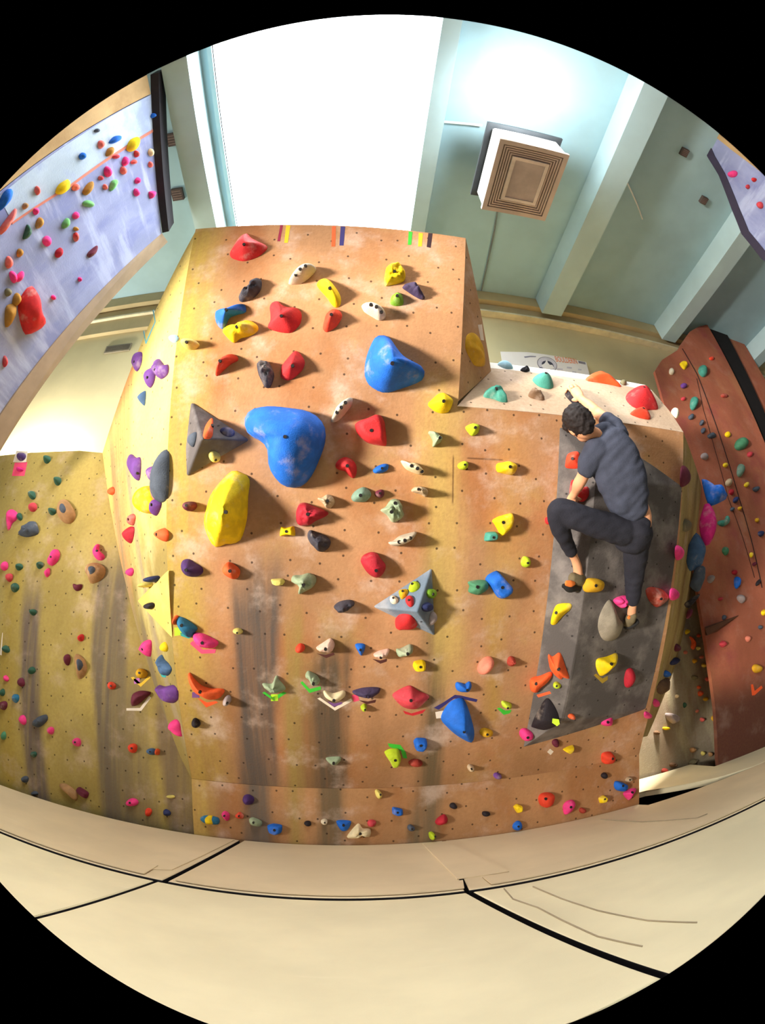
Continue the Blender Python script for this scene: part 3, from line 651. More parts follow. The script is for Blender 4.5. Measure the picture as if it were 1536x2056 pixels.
HOLDS = '''
F|Z1|690,110 735,150 790,180 885,235 800,320 670,362 560,335 540,290 575,225 625,150|red|.11|c|680,238|large red peaked hold at the top left of the overhang beside the tapes
F|Z1|1075,560 1110,500 1160,450 1230,415 1310,412 1330,440 1280,500 1200,560 1110,575|gwhite|.12|g|1188,463 1237,435 1145,495|off white curved hold left of the long yellow flake, topmost of the white ones
F|Z1|640,735 625,700 690,630 750,560 800,525 830,545 825,620 770,690 690,730|charcoal|.10|x||charcoal craggy hold just above the blue pinch, near the top left
F|Z1|1335,575 1365,535 1420,525 1470,560 1530,640 1555,700 1552,760 1520,790 1480,770 1420,690 1350,610|yellow|.09|r|1457,643|long yellow flake hold above the orange red rounded hold, near the top
F|Z1|405,860 420,820 560,790 640,755 680,770 685,830 620,850 540,880 510,940 480,985 440,965 410,910|blue|.10|c|520,830|blue curved pinch hold touching a yellow lumpy hold, near the top left
F|Z1|475,1000 520,965 600,950 700,910 760,925 800,965 790,1010 720,1050 640,1070 580,1112 530,1075 490,1030|yellow|.09|x|620,988|yellow lumpy hold directly under the blue curved pinch
F|Z1|905,775 935,735 980,730 1020,765 1080,785 1150,790 1195,840 1185,930 1120,1005 1060,1020 950,1000 885,965 910,905 910,840|red|.10|c|1018,885|wide red hold with a raised horn, right of the blue curved pinch
F|Z2|0,865 20,800 70,760 120,762 150,790 155,830 110,905 40,950 10,950 -10,920|orangered|.10|c|65,825|orange red rounded hold under the tip of the long yellow flake
F|Z1|405,1400 430,1310 480,1250 545,1210 605,1230 610,1270 550,1300 480,1360 430,1405|orangered|.12|c|465,1292|narrow orange red hold left of the upright charcoal hold
F|Z1|795,1310 830,1280 890,1285 920,1330 945,1400 925,1480 900,1520 860,1515 830,1460 800,1380|charcoal|.10|xd||upright charcoal craggy hold left of the red egg shaped hold
F|Z1|1005,1390 1015,1320 1075,1240 1130,1185 1175,1200 1225,1280 1200,1360 1110,1440 1050,1450 1005,1420|red|.10|c|1120,1335|red egg shaped hold right of the upright charcoal hold
F|Z1|e 180,1128 150 92 5|pyellow|.11|d|162,1122|pale yellow knob at the overhang's upper left edge
F|Z2|525,560 520,500 540,400 590,385 640,368 665,390 695,430 705,480 690,520 620,545 550,560|yellow|.08|xf|605,452|yellow square cut hold below the green and black top tapes
F|Z2|675,575 720,540 790,545 810,580 850,630 870,670 840,680 780,650 720,610|violetk|.07|x||dark violet jagged hold right of the yellow square cut hold
F|Z2|570,700 585,650 630,618 670,635 685,680 680,725 620,735 575,720|green|.07|c|628,662|small green cone hold below the yellow square cut hold
F|Z2|325,730 335,720 400,718 470,745 530,790 530,830 480,850 420,820 350,775|white|.13|g|403,740 450,760 495,788|off white three bolt hold above the large blue drop hold
F|Z2|355,1230 375,1130 420,1020 455,970 510,957 570,980 620,1050 690,1140 780,1200 860,1240 882,1290 860,1350 780,1390 680,1425 560,1460 480,1450 390,1390 355,1310|blue|.26|c|583,1247|large blue drop shaped hold, upper of the two biggest blue holds
F|Z2|900,1570 940,1530 985,1490 1030,1478 1070,1500 1115,1540 1110,1580 1080,1640 1020,1658 960,1640 910,1600|yellow|.10|c|1024,1563|yellow rounded hold beside the prow's lower corner
F|Z3|665,310 680,230 740,175 850,150 950,148 1100,165 1230,185 1330,230 1395,310 1412,400 1400,500 1350,640 1290,770 1220,860 1150,895 1060,892 980,850 920,770 890,690 885,600 870,530 820,470 740,430 690,390|blue|.27|d|1058,448|huge blue kidney shaped hold touching the grey triangular volume
F|Z3|525,755 560,738 610,745 650,770 695,790 710,850 695,960 690,1100 680,1200 640,1350 600,1400 530,1420 470,1420 420,1450 380,1440 340,1390 300,1290 285,1200 310,1080 350,960 430,850|yellow|.22|r|540,1120|huge yellow ridged flake under the grey triangular volume
F|Z3|e 180,1068 110 100|maroon|.09|d|160,1060|small dark red knob at the left edge beside the huge yellow flake
F|Z3|1145,1190 1150,1100 1175,1045 1230,1035 1290,1060 1370,1090 1445,1130 1400,1170 1330,1200 1270,1240 1200,1250 1160,1230|crimson|.10|x|1257,1140|crimson craggy hold touching a small bone coloured hold
F|Z3|1000,1340 1010,1255 1060,1262 1130,1250 1140,1335 1070,1330|yellow|.05|f|1063,1296|small yellow rectangular hold left of the charcoal lump
F|Z3|1250,1320 1275,1285 1330,1310 1400,1330 1460,1380 1450,1440 1400,1480 1350,1480 1290,1420 1255,1370|charcoal|.09|x||charcoal lump hold below the crimson craggy hold
F|Z3|1340,995 1390,985 1430,960 1480,980 1500,1030 1470,1080 1420,1085 1390,1040|bone|.08|x|1437,1020|small bone coloured hold touching the crimson craggy hold
F|Z4|378,285 400,230 430,165 500,100 555,72 580,85 570,140 510,220 450,280 400,298|gwhite|.13|g|513,133 475,177 437,217|grey white three bolt hold right of the huge blue kidney shaped hold
F|Z4|597,320 640,285 720,260 790,228 840,240 870,290 880,360 890,450 885,515 800,510 720,490 660,450 615,390|red|.11|f|747,385|large red faceted hold below the large blue drop hold
F|Z4|1270,400 1285,380 1340,400 1390,440 1385,480 1340,510 1310,525 1310,470 1290,430|sage|.09|x|1368,447|sage green bone shaped hold below the yellow rounded hold, beside the joint
F|Z4|420,690 450,645 510,618 570,640 610,690 615,760 590,812 545,790 510,750 440,730|red|.09|c|530,703|red hooked hold left of the small flat blue hold
F|Z4|762,740 800,705 860,682 905,690 895,740 840,765 780,768|blue|.04|g|845,725|small flat blue hold right of the red hooked hold
F|Z4|1018,655 1035,650 1070,665 1140,670 1200,710 1235,760 1200,780 1130,760 1060,720|ivory|.12|g|1112,702 1163,727 1210,752|ivory tusk shaped hold left of the round lime knob
F|Z4|1115,930 1140,895 1200,885 1250,905 1270,940 1250,985 1200,960 1150,945|bone|.11|x|1173,915|bone coloured hollow hold right below the ivory tusk hold
F|Z4|565,985 600,930 670,893 720,910 750,960 720,1010 680,1030 590,1025|ggreen|.09|c|650,970|grey green wedge hold left of a tiny maroon hold
F|Z4|e 825,955 80 85|maroon|.05|d|825,950|tiny maroon round hold right of the grey green wedge hold
F|Z4|832,1105 880,1075 910,1030 950,1000 1000,1010 1035,1070 1030,1090 1050,1150 1000,1200 940,1215 890,1150|sage|.12|x|930,1120 965,1040|sage green two lobed hold below the tiny maroon hold
F|Z4|905,1400 950,1385 1010,1340 1090,1315 1155,1300 1165,1315 1130,1370 1060,1410 990,1432 930,1425|gwhite|.12|g|1000,1393 1050,1377 1103,1357|slender white three bolt hold above the round crimson hold
F|Z5|372,770 410,740 460,730 510,750 500,820 440,855 400,820|lime|.08|c|458,778|lime green pointed hold right of the joint, above the round lime knob
F|Z5|e 345,1148 95 90|lime|.06|d|355,1142|small round lime knob beside the panel joint
F|Z5|675,1160 690,1125 740,1115 800,1105 870,1140 870,1200 830,1240 760,1230 690,1210|yellow|.08|d|797,1163|yellow oval hold right of the round lime knob
F|Z5|635,1690 700,1650 830,1615 850,1680 820,1770 730,1850 700,1800 660,1730|yellow|.08|f|730,1707|yellow triangular hold above a small teal block
F|Z5|555,1890 570,1810 660,1800 690,1830 680,1880 600,1895|teal|.06|f|637,1855|small teal block hold under the yellow triangular hold
F|Z8|105,180 130,130 190,120 250,160 320,200 335,250 300,290 230,305 160,290 115,240|dpurple|.09|c|180,225|dark purple rounded hold at the left, below the huge yellow flake
F|Z8|540,215 570,165 610,150 680,190 720,240 700,310 650,325 580,290 545,250|orange|.08|d|627,235|bright orange rounded hold right of the dark purple hold
F|Z8|1045,325 1160,318 1185,350 1160,385 1100,390 1055,370|pyellow|.05|f||small pale yellow ledge hold left of the sage hook hold
F|Z8|1250,320 1270,290 1350,285 1430,265 1500,300 1505,360 1460,420 1340,480 1320,465 1330,410 1300,370 1250,355|sage|.10|x|1383,372|sage green hook shaped hold right of the small pale yellow ledge
F|Z8|e 702,858 105 55|pyellow|.05|d|700,870|tiny pale yellow hold on the grey paint streak
F|Z8|70,730 110,715 180,750 280,830 240,890 200,930 130,880 75,790|tealblue|.07|g|130,795|teal blue hold by the left edge touching the hot pink hold
F|Z8|235,900 260,878 340,890 420,930 490,970 490,1010 440,1040 350,1030 290,1010 240,950|pink|.08|g|343,972|large hot pink hold on pink tape near the left edge
F|Z8|e 1343,1035 100 90|orangered|.05|d||tiny orange red knob left of the left pale pink hold
F|Z8|180,1310 200,1295 240,1350 310,1420 400,1455 550,1465 550,1510 500,1560 420,1570 340,1530 250,1480 195,1390|orange|.09|g|320,1475|long orange crescent hold above orange tape at lower left
F|Z8|e 590,1575 80 90|lilac|.09|d|597,1590|small lilac grey knob right of the orange crescent
F|Z8|950,1415 970,1400 1050,1405 1085,1330 1110,1325 1120,1360 1180,1430 1190,1470 1130,1490 1040,1490 1000,1460|sage|.07|x||sage green hold on green tape with a lime tag
F|Z9|155,1240 180,1195 220,1210 270,1240 300,1290 270,1330 220,1325 190,1270|sage|.07|x|238,1297|pale sage hold above plain green tape
F|Z9|692,130 720,75 790,45 850,55 890,110 935,165 930,220 890,275 840,292 780,265 730,210|crimson|.10|d|840,215|round crimson hold above left of the blue grey triangular volume
F|Z9|430,580 480,530 560,510 610,515 635,545 600,580 540,625 490,630|charcoal|.10|x||long charcoal hold left of the blue grey triangular volume
F|Z9|260,970 330,920 400,880 440,930 430,980 400,1010 300,1005|palepink|.08|x|355,965|left pale pink rock hold on brown tape
F|Z9|637,940 690,925 735,940 730,990 700,1045 670,1010|blue|.05|c|690,980|small blue drop hold between the two pale pink holds
F|Z9|815,1035 870,1000 960,980 970,1010 930,1060 850,1065|palepink|.07|x|885,1052|right pale pink rock hold on brown tape
F|Z9|1035,985 1080,975 1165,935 1200,955 1195,1010 1150,1040 1060,1055|sage|.06|x|1143,1012|small sage hold right of the right pale pink hold
F|Z9|1197,1145 1210,1100 1290,1085 1320,1110 1320,1175 1280,1190 1220,1190|yellow|.06|f|1267,1142|small yellow block hold below the blue grey triangular volume
F|Z9|330,1400 345,1385 430,1410 520,1385 545,1400 540,1440 480,1475 400,1470 345,1440|ivory|.07|g|435,1463|ivory rail hold above white tape
F|Z9|610,1390 700,1360 800,1350 880,1360 870,1400 800,1450 700,1440 640,1420|violetk|.06|x||low dark violet hold beside a pink tag, left of the rose red hold
F|Z9|690,1540 720,1510 748,1520 745,1565 715,1575|lime|.05|d|733,1555|tiny lime hold under the pink tag
F|Z9|1000,1440 1050,1390 1140,1345 1190,1345 1250,1390 1360,1440 1310,1510 1250,1560 1180,1570 1090,1540|rose|.09|c|1175,1465|wide rose red hold low in the middle on red tape
F|ZA|918,135 940,88 980,90 1005,130 995,180 955,195 925,175|lime|.06|d|973,147|lime egg hold left of the dark grey wedge volume
F|ZA|570,320 600,270 680,230 720,260 770,320 840,400 830,450 780,490 730,508 690,490 640,420|blue|.10|f|720,385|blue block hold overlapping a sea green hold
F|ZA|395,340 480,320 580,325 600,360 590,410 510,465 450,460 400,435 410,380|sea|.07|g|480,382|sea green hold tucked beside the blue block
F|ZA|490,1200 510,1140 560,1090 620,1080 650,1120 620,1190 560,1240 510,1245|salmon|.09|d||salmon egg hold low between the blue teardrop and the dark wedge
F|ZA|e 820,1120 85 90|brick|.06|x||small brick red knob right of the salmon egg hold
F|ZA|270,1370 280,1330 330,1335 360,1350 410,1320 430,1360 400,1415 340,1420 290,1410|blue|.06|g|380,1393|small blue hold above the navy tape arch
F|ZA|150,1640 220,1540 300,1500 350,1500 390,1560 430,1680 465,1830 450,1930 400,1930 280,1860 180,1770 135,1710|blue|.13|c|347,1797|large low blue teardrop hold under navy tape
F|ZA|e 572,1822 125 90|mustard|.05|g|577,1830|mustard oval hold right of the low blue teardrop hold
F|ZA|722,1525 745,1510 820,1540 815,1580 770,1582 735,1565|lime|.05|g|778,1570|small lime hold above a green tape, below the salmon egg hold
F|ZB|e 237,328 75 80|black|.06|d|243,330|small black knob by the lower left edge
F|ZC|65,650 190,640 195,680 150,715 100,700|sage|.06|c|135,685|
F|ZC|595,600 650,570 720,570 740,610 750,660 720,720 670,725 640,670|lime|.08|f|693,652|lime hold under a green tape arch low in the middle
F|ZC|862,500 890,470 975,475 988,530 950,578 880,570|blue|.07|f|925,520|blue drum hold right of the lime hold under the green arch
F|ZC|e 880,690 130 66 10|brick|.04|g||
F|ZC|e 1380,735 60 55|bone|.06|d|1385,738|
FK|ZD|e 238,640 65 45|purple|.04|d||
FK|ZD|e 1107,637 50 50|black|.04|d||
FK|ZD|1088,495 1100,460 1160,450 1195,490 1170,535 1100,540|orangered|.07|d|1168,495|orange red rounded hold low near the right edge
FK|ZD|e 1308,668 55 40|bone|.05|d|1310,670|
K|ZB|660,1030 675,985 720,975 765,1010 750,1060 690,1070|dpurple|.06|c||
K|ZB|275,1195 320,1165 440,1185 440,1245 320,1235|tealblue|.04|g||
K|ZB|470,1150 500,1125 540,1150 540,1200 515,1215 480,1180|pink|.05|c|500,1165|
K|ZB|595,1165 635,1135 672,1165 660,1195 610,1190|orangered|.05|c|632,1167|
K|ZB|720,1200 760,1185 835,1220 825,1265 740,1250|sage|.06|g|765,1225|
K|ZB|885,1260 940,1240 1020,1255 1015,1320 960,1345 900,1320|blue|.06|f|955,1292|blue scoop foothold at the bottom of the grey streak
K|ZB|e 1255,1237 70 45|black|.04|d||
K|ZB|e 1405,1222 65 50|white|.05|d|1410,1225|
K|ZC|510,945 530,928 570,960 575,1000 545,1015 520,990|pyellow|.06|g|560,972|
K|ZC|665,1100 680,1088 760,1110 765,1160 720,1170 670,1150|blue|.05|f|715,1133|
K|ZC|160,1215 285,1215 285,1260 250,1305 200,1300|blue|.05|c|225,1250|
K|ZC|255,1370 290,1310 360,1240 400,1285 470,1290 465,1360 400,1350 350,1375|ivory|.07|x|375,1328|white mountain shaped foothold at the wall's foot
K|ZC|e 480,1235 90 60|rose|.04|g||
K|ZC|e 838,1278 65 60|slate|.05|d|845,1282|
K|ZC|1058,1230 1080,1190 1140,1155 1172,1190 1160,1235 1090,1255|crimson|.06|g||
K|ZC|1000,1325 1030,1315 1060,1345 1040,1385 1010,1375|lime|.06|d|1055,1352|
K|ZC|e 1222,1078 70 55|black|.04|d||
K|ZC|e 1515,1150 60 50|black|.04|d|1520,1150|
K|ZD|578,820 600,785 660,775 705,800 690,870 640,900 590,875|orangered|.08|d|627,823|large orange red foothold on the right of the kick board
K|ZD|775,890 800,850 850,835 875,870 840,930 790,955|pink|.06|g|830,890|
K|ZD|370,890 400,868 440,885 440,925 400,940|yellow|.05|f||
K|ZD|e 403,1045 75 78|blue|.05|d|405,1047|
K|ZD|e 148,948 65 40|black|.04|d||
K|ZD|e 930,920 50 50|brick|.04|d||
K|ZD|1063,820 1100,797 1130,815 1115,855 1075,860|yellow|.05|f|1105,825|
K|ZD|1190,715 1210,680 1300,715 1280,765 1210,755|blue|.06|g|1252,718|blue foothold touching a hot pink one at the right end
K|ZD|1265,785 1320,745 1372,745 1340,805 1310,838|pink|.06|c|1330,772|
A1|Z3|310,420 330,330 380,260 400,280 395,420 340,440|orange|.04|c|388,342|small orange hold on the grey triangular volume
A2|Z3|170,460 190,415 235,395 230,470 205,530 175,500|slate|.03|g||small slate hold on the left face of the grey triangular volume
A1|Z3|e 530,390 130 70 18|navy|.03|g||small navy hold near the right tip of the grey triangular volume
A3|Z3|e 410,622 100 95|pyellow|.04|d|418,640|small pale yellow hold on the lower face of the grey triangular volume
B1|Z9|e 1205,372 115 90 -30|lime|.03|g|1192,352|small lime hold on the blue grey triangular volume's lit face
B1|Z9|1055,425 1080,400 1145,400 1130,460 1080,490|mustard|.03|g|1100,422|small mustard hold on the blue grey triangular volume
B1|Z9|e 1010,500 75 80|white|.03|d|1010,488|small off white ring hold on the blue grey triangular volume
B1|Z9|e 1163,510 85 100|red|.03|d|1160,508|small red round hold on the blue grey triangular volume
B2|Z9|e 1378,440 75 105|green|.03|d|1383,445|faded green hold on the shaded side of the blue grey triangular volume
B2|Z9|e 1335,572 85 95|navy|.03|f||navy hold on the shaded side of the blue grey triangular volume
B2|Z9|e 1390,680 60 130 8|lilac|.03|g||lilac grey hold low on the shaded side of the blue grey triangular volume
B3|Z9|985,745 1010,715 1060,660 1150,660 1195,690 1230,750 1220,775 1120,775 1030,785|red|.05|g||red block hold under the blue grey triangular volume's lower edge
C2|Z7|570,520 600,440 680,435 745,465 740,520 700,550 600,555|mustard|.06|g|660,492|mustard block hold beside the climber's left shoe
C1|Z7|275,815 290,740 330,660 440,650 455,690 380,760 320,830 285,835|yellow|.07|c|330,725|yellow wedge hold on the lit left face of the dark grey wedge volume
C2|Z7|700,860 720,740 790,620 830,660 880,780 915,830 880,930 810,975 740,960|wgrey|.07|c||warm grey rounded hold under the climber's right foot
C2|Z7|830,620 880,590 940,585 940,650 900,690 850,660|pink|.06|xd||hot pink hold beside the climber's right shin
C2|Z7|1115,530 1160,510 1250,530 1310,590 1290,630 1210,685 1150,640 1120,580|brick|.08|c|1220,605|brick red hold at the right edge of the dark grey wedge volume
C1|Z7|250,1090 290,1110 340,1075 365,1090 400,1190 435,1300 380,1290 360,1310 300,1260 265,1200|orange|.09|c|350,1208|orange fin hold on the dark grey wedge volume, upper of two
C1|Z7|105,1290 180,1275 270,1240 290,1270 250,1330 190,1380 150,1420 105,1400 95,1340|orange|.09|g|160,1330|orange hold left of a lime ring, lower of two on the dark wedge
C1|Z7|e 332,1350 65 60|lime|.04|d|333,1352|small lime ring hold beside the lower orange hold
C2|Z7|685,1180 700,1130 780,1110 860,1080 872,1110 850,1170 790,1230 730,1280 700,1240|yellow|.09|c|795,1163|yellow wedge hold above mustard tape on the dark grey wedge volume
C2|Z7|920,1290 940,1220 980,1205 1005,1250 1000,1310 960,1370 925,1360|crimson|.05|g||crimson oval hold low at the right of the dark grey wedge volume
C1|Z7|110,1700 160,1580 240,1465 300,1520 345,1620 340,1690 230,1740 130,1720|black|.07|c||black triangular hold at the foot of the dark grey wedge volume
C2|Z7|e 462,1618 60 45|orange|.03|d||tiny orange hold right of the black triangular hold
F|Z7|700,1655 760,1605 815,1600 815,1690 770,1705 720,1690|pink|.06|c|768,1662|hot pink hold below the bottom edge of the dark grey wedge volume
F|Z7|e 75,1775 110 105|pink|.07|d|80,1790|round hot pink hold at the dark wedge's bottom left corner
F|Z7|390,1905 430,1880 480,1865 470,1900 430,1930|yellow|.05|f||
F|Z7|e 325,1845 65 65|maroon|.03|d||
C1|Z6|405,1050 420,990 470,965 520,975 530,1100 410,1105|orangered|.06|c|468,1030|orange red hold beside the climber's left sleeve
C1|Z6|440,1340 450,1220 480,1210 520,1290 595,1265 605,1340 560,1395 510,1385|red|.07|g||bright red hold gripped by the climber's lower hand
F|Z6|e 262,1560 45 70|red|.05|d||red hold almost hidden behind the climber's bent knee
H|Z6|130,330 160,300 240,295 290,320 310,390 270,410 190,390 150,360|teal|.08|c|237,308|teal wedge hold at the top edge of the pale head wall
H|Z6|90,470 120,430 150,440 180,480 225,490 220,515 160,505 110,490|brown|.05|x||brown lumpy hold on the pale head wall, left of the climber's raised hand
H|Z5|545,440 580,390 660,390 730,410 760,450 785,500 720,500 640,470 560,455|teal|.07|x|665,405|teal hold on the pale head wall in the prow's shade
H|Z6|935,470 960,430 1020,398 1090,400 1140,430 1180,490 1215,570 1170,580 1080,580 1000,555 950,510|red|.12|c|1077,430|big red half dome hold on the pale head wall
H|Z6|965,630 1010,600 1080,590 1130,640 1135,680 1060,670 1000,650|orangered|.05|g|1072,605|flat orange red hold under the big red half dome
H|Z6|1325,600 1365,615 1380,650 1360,668 1320,625|white|.05|d||small off white hold on the right corner of the pale head wall
H|Z6|405,465 425,445 470,480 525,545 505,565 450,520|black|.05|g||black hold under the climber's raised hand
T|Z6|585,340 620,300 680,275 740,285 800,320 870,370 885,398 800,380 700,362|orange|.06|r||orange ribbed hold standing on the pale head wall's top edge
T|Z5|685,150 700,130 760,130 820,160 830,185 760,185|lblue|.04|g||pale blue hold on the ledge below the white banner
T|Z5|905,205 960,180 1000,205 960,222|black|.03|x||small black hold on the ledge below the banner's round emblem
T|Z6|e 905,375 60 32 12|ogrey|.03|d||small olive grey hold on the ledge right of the orange ribbed hold
P|Z2|1225,1080 1235,1000 1280,970 1330,1000 1370,1080 1390,1180 1385,1255 1310,1255 1270,1200 1235,1130|mustard|.04|r||mustard oval flake on the prow's shaded side
S|ZG|e 610,328 50 75|lblue|.04|g||small pale blue hold high on the yellow flank
S|ZG|262,520 285,450 340,442 335,540 300,600 275,560|purple|.04|g|292,520|purple hold at the flank's upper left edge
S|ZG|365,640 380,590 430,565 450,590 440,680 408,735 380,700|purple|.05|g|400,650|purple leaf shaped hold below left of the purple fingered hold
S|ZG|450,560 450,510 475,493 500,520 520,545 550,540 555,590 540,630 490,662 460,620|purple|.06|x|465,585|purple fingered hold high on the yellow flank
S|ZG|320,810 345,768 370,765 360,880 335,850|steel|.05|c||small steel blue hold on the yellow flank below the purple holds
S|ZG|220,1350 235,1290 260,1285 290,1310 325,1310 330,1400 320,1490 295,1497 250,1430|purple|.05|g|295,1440|purple notched hold left of the dark long hold
S|ZG|385,1410 420,1382 450,1400 455,1500 440,1520 410,1490|purple|.05|g|420,1455|purple hold behind the dark long hold's upper edge
S|ZG|e 378,1665 140 230|yellow|.12|d||large yellow ball hold on the flank beside the dark long hold
S|ZG|445,1640 450,1480 480,1320 520,1240 542,1290 540,1500 530,1640 500,1680 460,1680|slate|.09|g||long dark slate hold standing upright on the yellow flank
S|ZG|400,1690 430,1645 480,1650 495,1700 470,1770 445,1793 415,1750|purple|.06|g|435,1700|purple hold in front of the yellow ball hold
S|ZG|235,1810 260,1775 285,1800 270,1870 240,1860|coral|.05|g|243,1820|coral hold on the flank, upper of a touching red pair
S|ZG|185,1930 230,1885 270,1890 265,1970 245,2020 210,2000|crimson|.06|c||crimson hold on the flank, lower of a touching red pair
S|ZG|450,1940 480,1910 530,1895 552,1950 540,2005 500,1990|orange|.05|g|480,1945|orange hold on the flank near the overhang's left edge
S|ZG|e 97,1588 45 70|orange|.03|f||small orange hold far left on the flank
S|ZH|e 295,335 58 85|pink|.04|g||small hot pink hold on the flank left of the yellow wedge
S|ZH|390,1090 430,1015 490,1015 490,1140 470,1170 400,1110|pink|.06|g|428,1092|hot pink half moon hold below the yellow wedge
S|ZH|e 632,1075 52 95|yellow|.04|g||small yellow hold right of the hot pink half moon
S|ZH|565,1210 590,1150 620,1200 660,1240 690,1300 650,1360 600,1320|steel|.06|x||steel blue hold on teal tape low on the flank
S|ZH|560,1450 620,1465 700,1450 740,1490 750,1590 700,1630 640,1580 600,1520|purple|.07|f||purple triangular hold low on the flank beside the orange crescent
S|ZH|685,1850 700,1800 740,1790 770,1830 780,1900 790,1960 750,1920 710,1890|pink|.06|g||hot pink hold at the flank's narrow foot
D1|ZH|e 490,668 74 74|black|.04|f||small black hold on the yellow wedge's front
S|ZH|e 522,405 70 70|navy|.10|d||navy hold peeking over the yellow wedge's upper edge
S|ZH|e 462,460 50 60|pyellow|.10|d||pale yellow hold peeking over the yellow wedge's upper edge
R|ZI|368,1540 375,1400 400,1380 425,1440 420,1520 390,1552|maroon|.05|g||maroon oval hold high on the tan right flank
R|ZN|e 146,905 68 175|pink|.05|g||hot pink narrow hold on the tan right flank, upper of two
R|ZN|e 86,1412 80 145|pink|.05|g||hot pink hold on the tan right flank beside the brick red hold
E|ZI|540,1478 600,1535 700,1530 735,1590 745,1640 620,1700 580,1650|blue|.10|g||bright blue sloper jutting from the back edge of the right flank
E|ZI|525,1830 570,1680 610,1700 650,1800 655,1900 620,2000 580,2030 540,1960|magenta|.12|g||large magenta sloper on the back edge of the right flank
E|ZN|240,940 260,830 350,660 400,680 480,830 460,960 420,1060 290,1120 250,1020|steel|.09|c||large steel blue pyramid hold below the magenta sloper
E|ZN|300,1250 350,1080 450,1060 470,1150 440,1270 380,1380 280,1300|slate|.07|x||slate hold directly below the steel blue pyramid hold
E|ZN|215,1520 320,1440 400,1400 380,1450 270,1570|black|.06|g||black pointed hold low on the right flank's back edge
E|ZN|240,1650 260,1600 310,1590 280,1690 240,1700|maroon|.05|g||
R|ZN|200,640 220,500 290,540 260,640|ogrey|.04|g||
R|ZO|e 380,222 42 85|maroon|.05|g||
R|ZO|310,390 360,330 405,340 340,410|navy|.05|g||
R|ZO|e 268,505 50 70|blue|.05|g||
R|ZO|e 235,640 105 195 25|brown|.05|x||
R|ZO|e 150,822 50 90|pink|.04|g||
R|ZO|e 60,955 52 80|pink|.04|g||
L|ZE|e 182,157 76 80|dpurple|.05|c||dark purple hold inside the white tape square
L|ZE|e 172,272 60 40|magenta|.04|g||magenta hold inside the pink tape square
L|ZE|e 408,180 65 65|dgreen|.07|c||
L|ZE|e 500,370 70 70|dgreen|.07|c||
L|ZE|e 275,495 70 70|dgreen|.07|c||
L|ZE|e 452,640 60 68|dgreen|.07|c||
L|ZE|e 163,1130 62 60|dgreen|.06|c||
L|ZE|e 346,1115 58 60|dgreen|.06|c||
L|ZE|e 125,1312 72 80|dgreen|.06|c||
L|ZE|e 285,1530 55 60|dgreen|.06|c||
L|ZE|50,650 100,620 150,660 140,710 100,740 75,800 55,790|pink|.07|c||
L|ZE|e 168,688 48 66|dgreen|.05|c||
L|ZE|e 285,605 66 82|rose|.06|g||
L|ZE|495,640 510,560 545,530 590,545 640,620 655,680 620,740 560,740 510,690|tan|.09|g||upper striped tan hold with a grey cap on the olive wall
L|ZE|155,830 200,780 280,725 310,740 330,800 320,840 230,865 165,850|slate|.08|x||grey rock shaped hold at the far left of the olive wall
L|ZE|410,1090 440,1030 460,980 500,975 520,1020 500,1080 450,1120|pink|.06|g|452,1048|
L|ZE|390,1180 430,1140 432,1200 405,1222|pink|.04|g||
L|ZE|810,990 840,935 870,930 870,985 915,1030 905,1065 860,1070 825,1040|pink|.06|g|857,995|
L|ZE|740,1165 760,1110 820,1090 890,1110 920,1160 900,1220 850,1260 790,1275 770,1220|tan|.09|g||lower striped tan hold with a grey cap on the olive wall
L|ZE|640,1280 680,1290 720,1285 710,1330 670,1345 645,1320|maroon|.04|g||
L|ZE|e 708,1757 54 68|red|.05|c||
L|ZE|e 36,1125 58 82|pink|.05|g||
L|ZE|e 78,1225 54 82|rose|.05|g||
L|ZF|e 40,165 62 55|dgreen|.05|c||
L|ZF|e 240,330 58 55|dgreen|.05|c||
L|ZF|e 115,545 48 78|tealblue|.05|c||
L|ZF|e 22,600 54 78|maroon|.05|g||
L|ZF|e 515,246 50 84|maroon|.05|g||
L|ZF|570,215 600,205 640,240 665,310 640,375 600,395 590,330|tan|.06|g||tall tan crescent hold on the olive wall
L|ZF|e 45,392 34 50|pink|.04|g||
L|ZF|e 160,422 50 72|maroon|.05|g||
L|ZF|e 172,712 54 72|pink|.05|g||
L|ZF|240,740 290,690 350,670 360,710 320,755 280,770|slate|.06|x||dark grey double hold on the olive wall's grey streak
L|ZF|e 388,794 54 54|pink|.05|g||
L|ZF|e 588,884 70 62|pink|.05|g|582,884|
L|ZF|e 858,448 58 62|orangered|.05|d|858,450|
L|ZF|1045,350 1070,315 1110,325 1135,360 1100,390 1060,385|mustard|.06|d|1078,350|mustard rounded hold above yellow tape
L|ZF|1005,560 1020,510 1080,485 1160,500 1120,540 1060,590 1010,605|maroon|.07|g||large maroon hold above white tape beside the flank
L|ZF|e 1020,930 78 66|orangered|.05|d|1018,930|
L|ZF|e 1165,957 82 50|steel|.05|g|1160,957|blue foothold with an orange end on the olive wall
L|ZF|e 1015,1350 98 62|pink|.05|g|1005,1350|
L|ZF|e 1140,1425 58 60|orangered|.05|c||
L|ZF|e 1282,1430 58 54|navy|.05|c||
L|ZF|e 1315,1305 72 24|pyellow|.03|g||
L|ZF|e 190,1170 54 48|slate|.05|g||
L|ZF|450,1210 500,1205 560,1245 595,1290 580,1340 540,1300 480,1250|tan|.05|g||
L|ZF|585,1245 610,1230 680,1275 665,1320 620,1290|maroon|.05|f||maroon block hold near the floor on the olive wall
L|ZF|e 26,835 34 68|sea|.04|g||
L|ZF|e 256,978 44 50|dgreen|.04|c||
L|ZF|e 265,1278 52 30|slate|.04|g||
L|ZF|e 14,500 40 58|dgreen|.04|c||
G|ZO|e 490,45 44 52|yellow|.05|g||
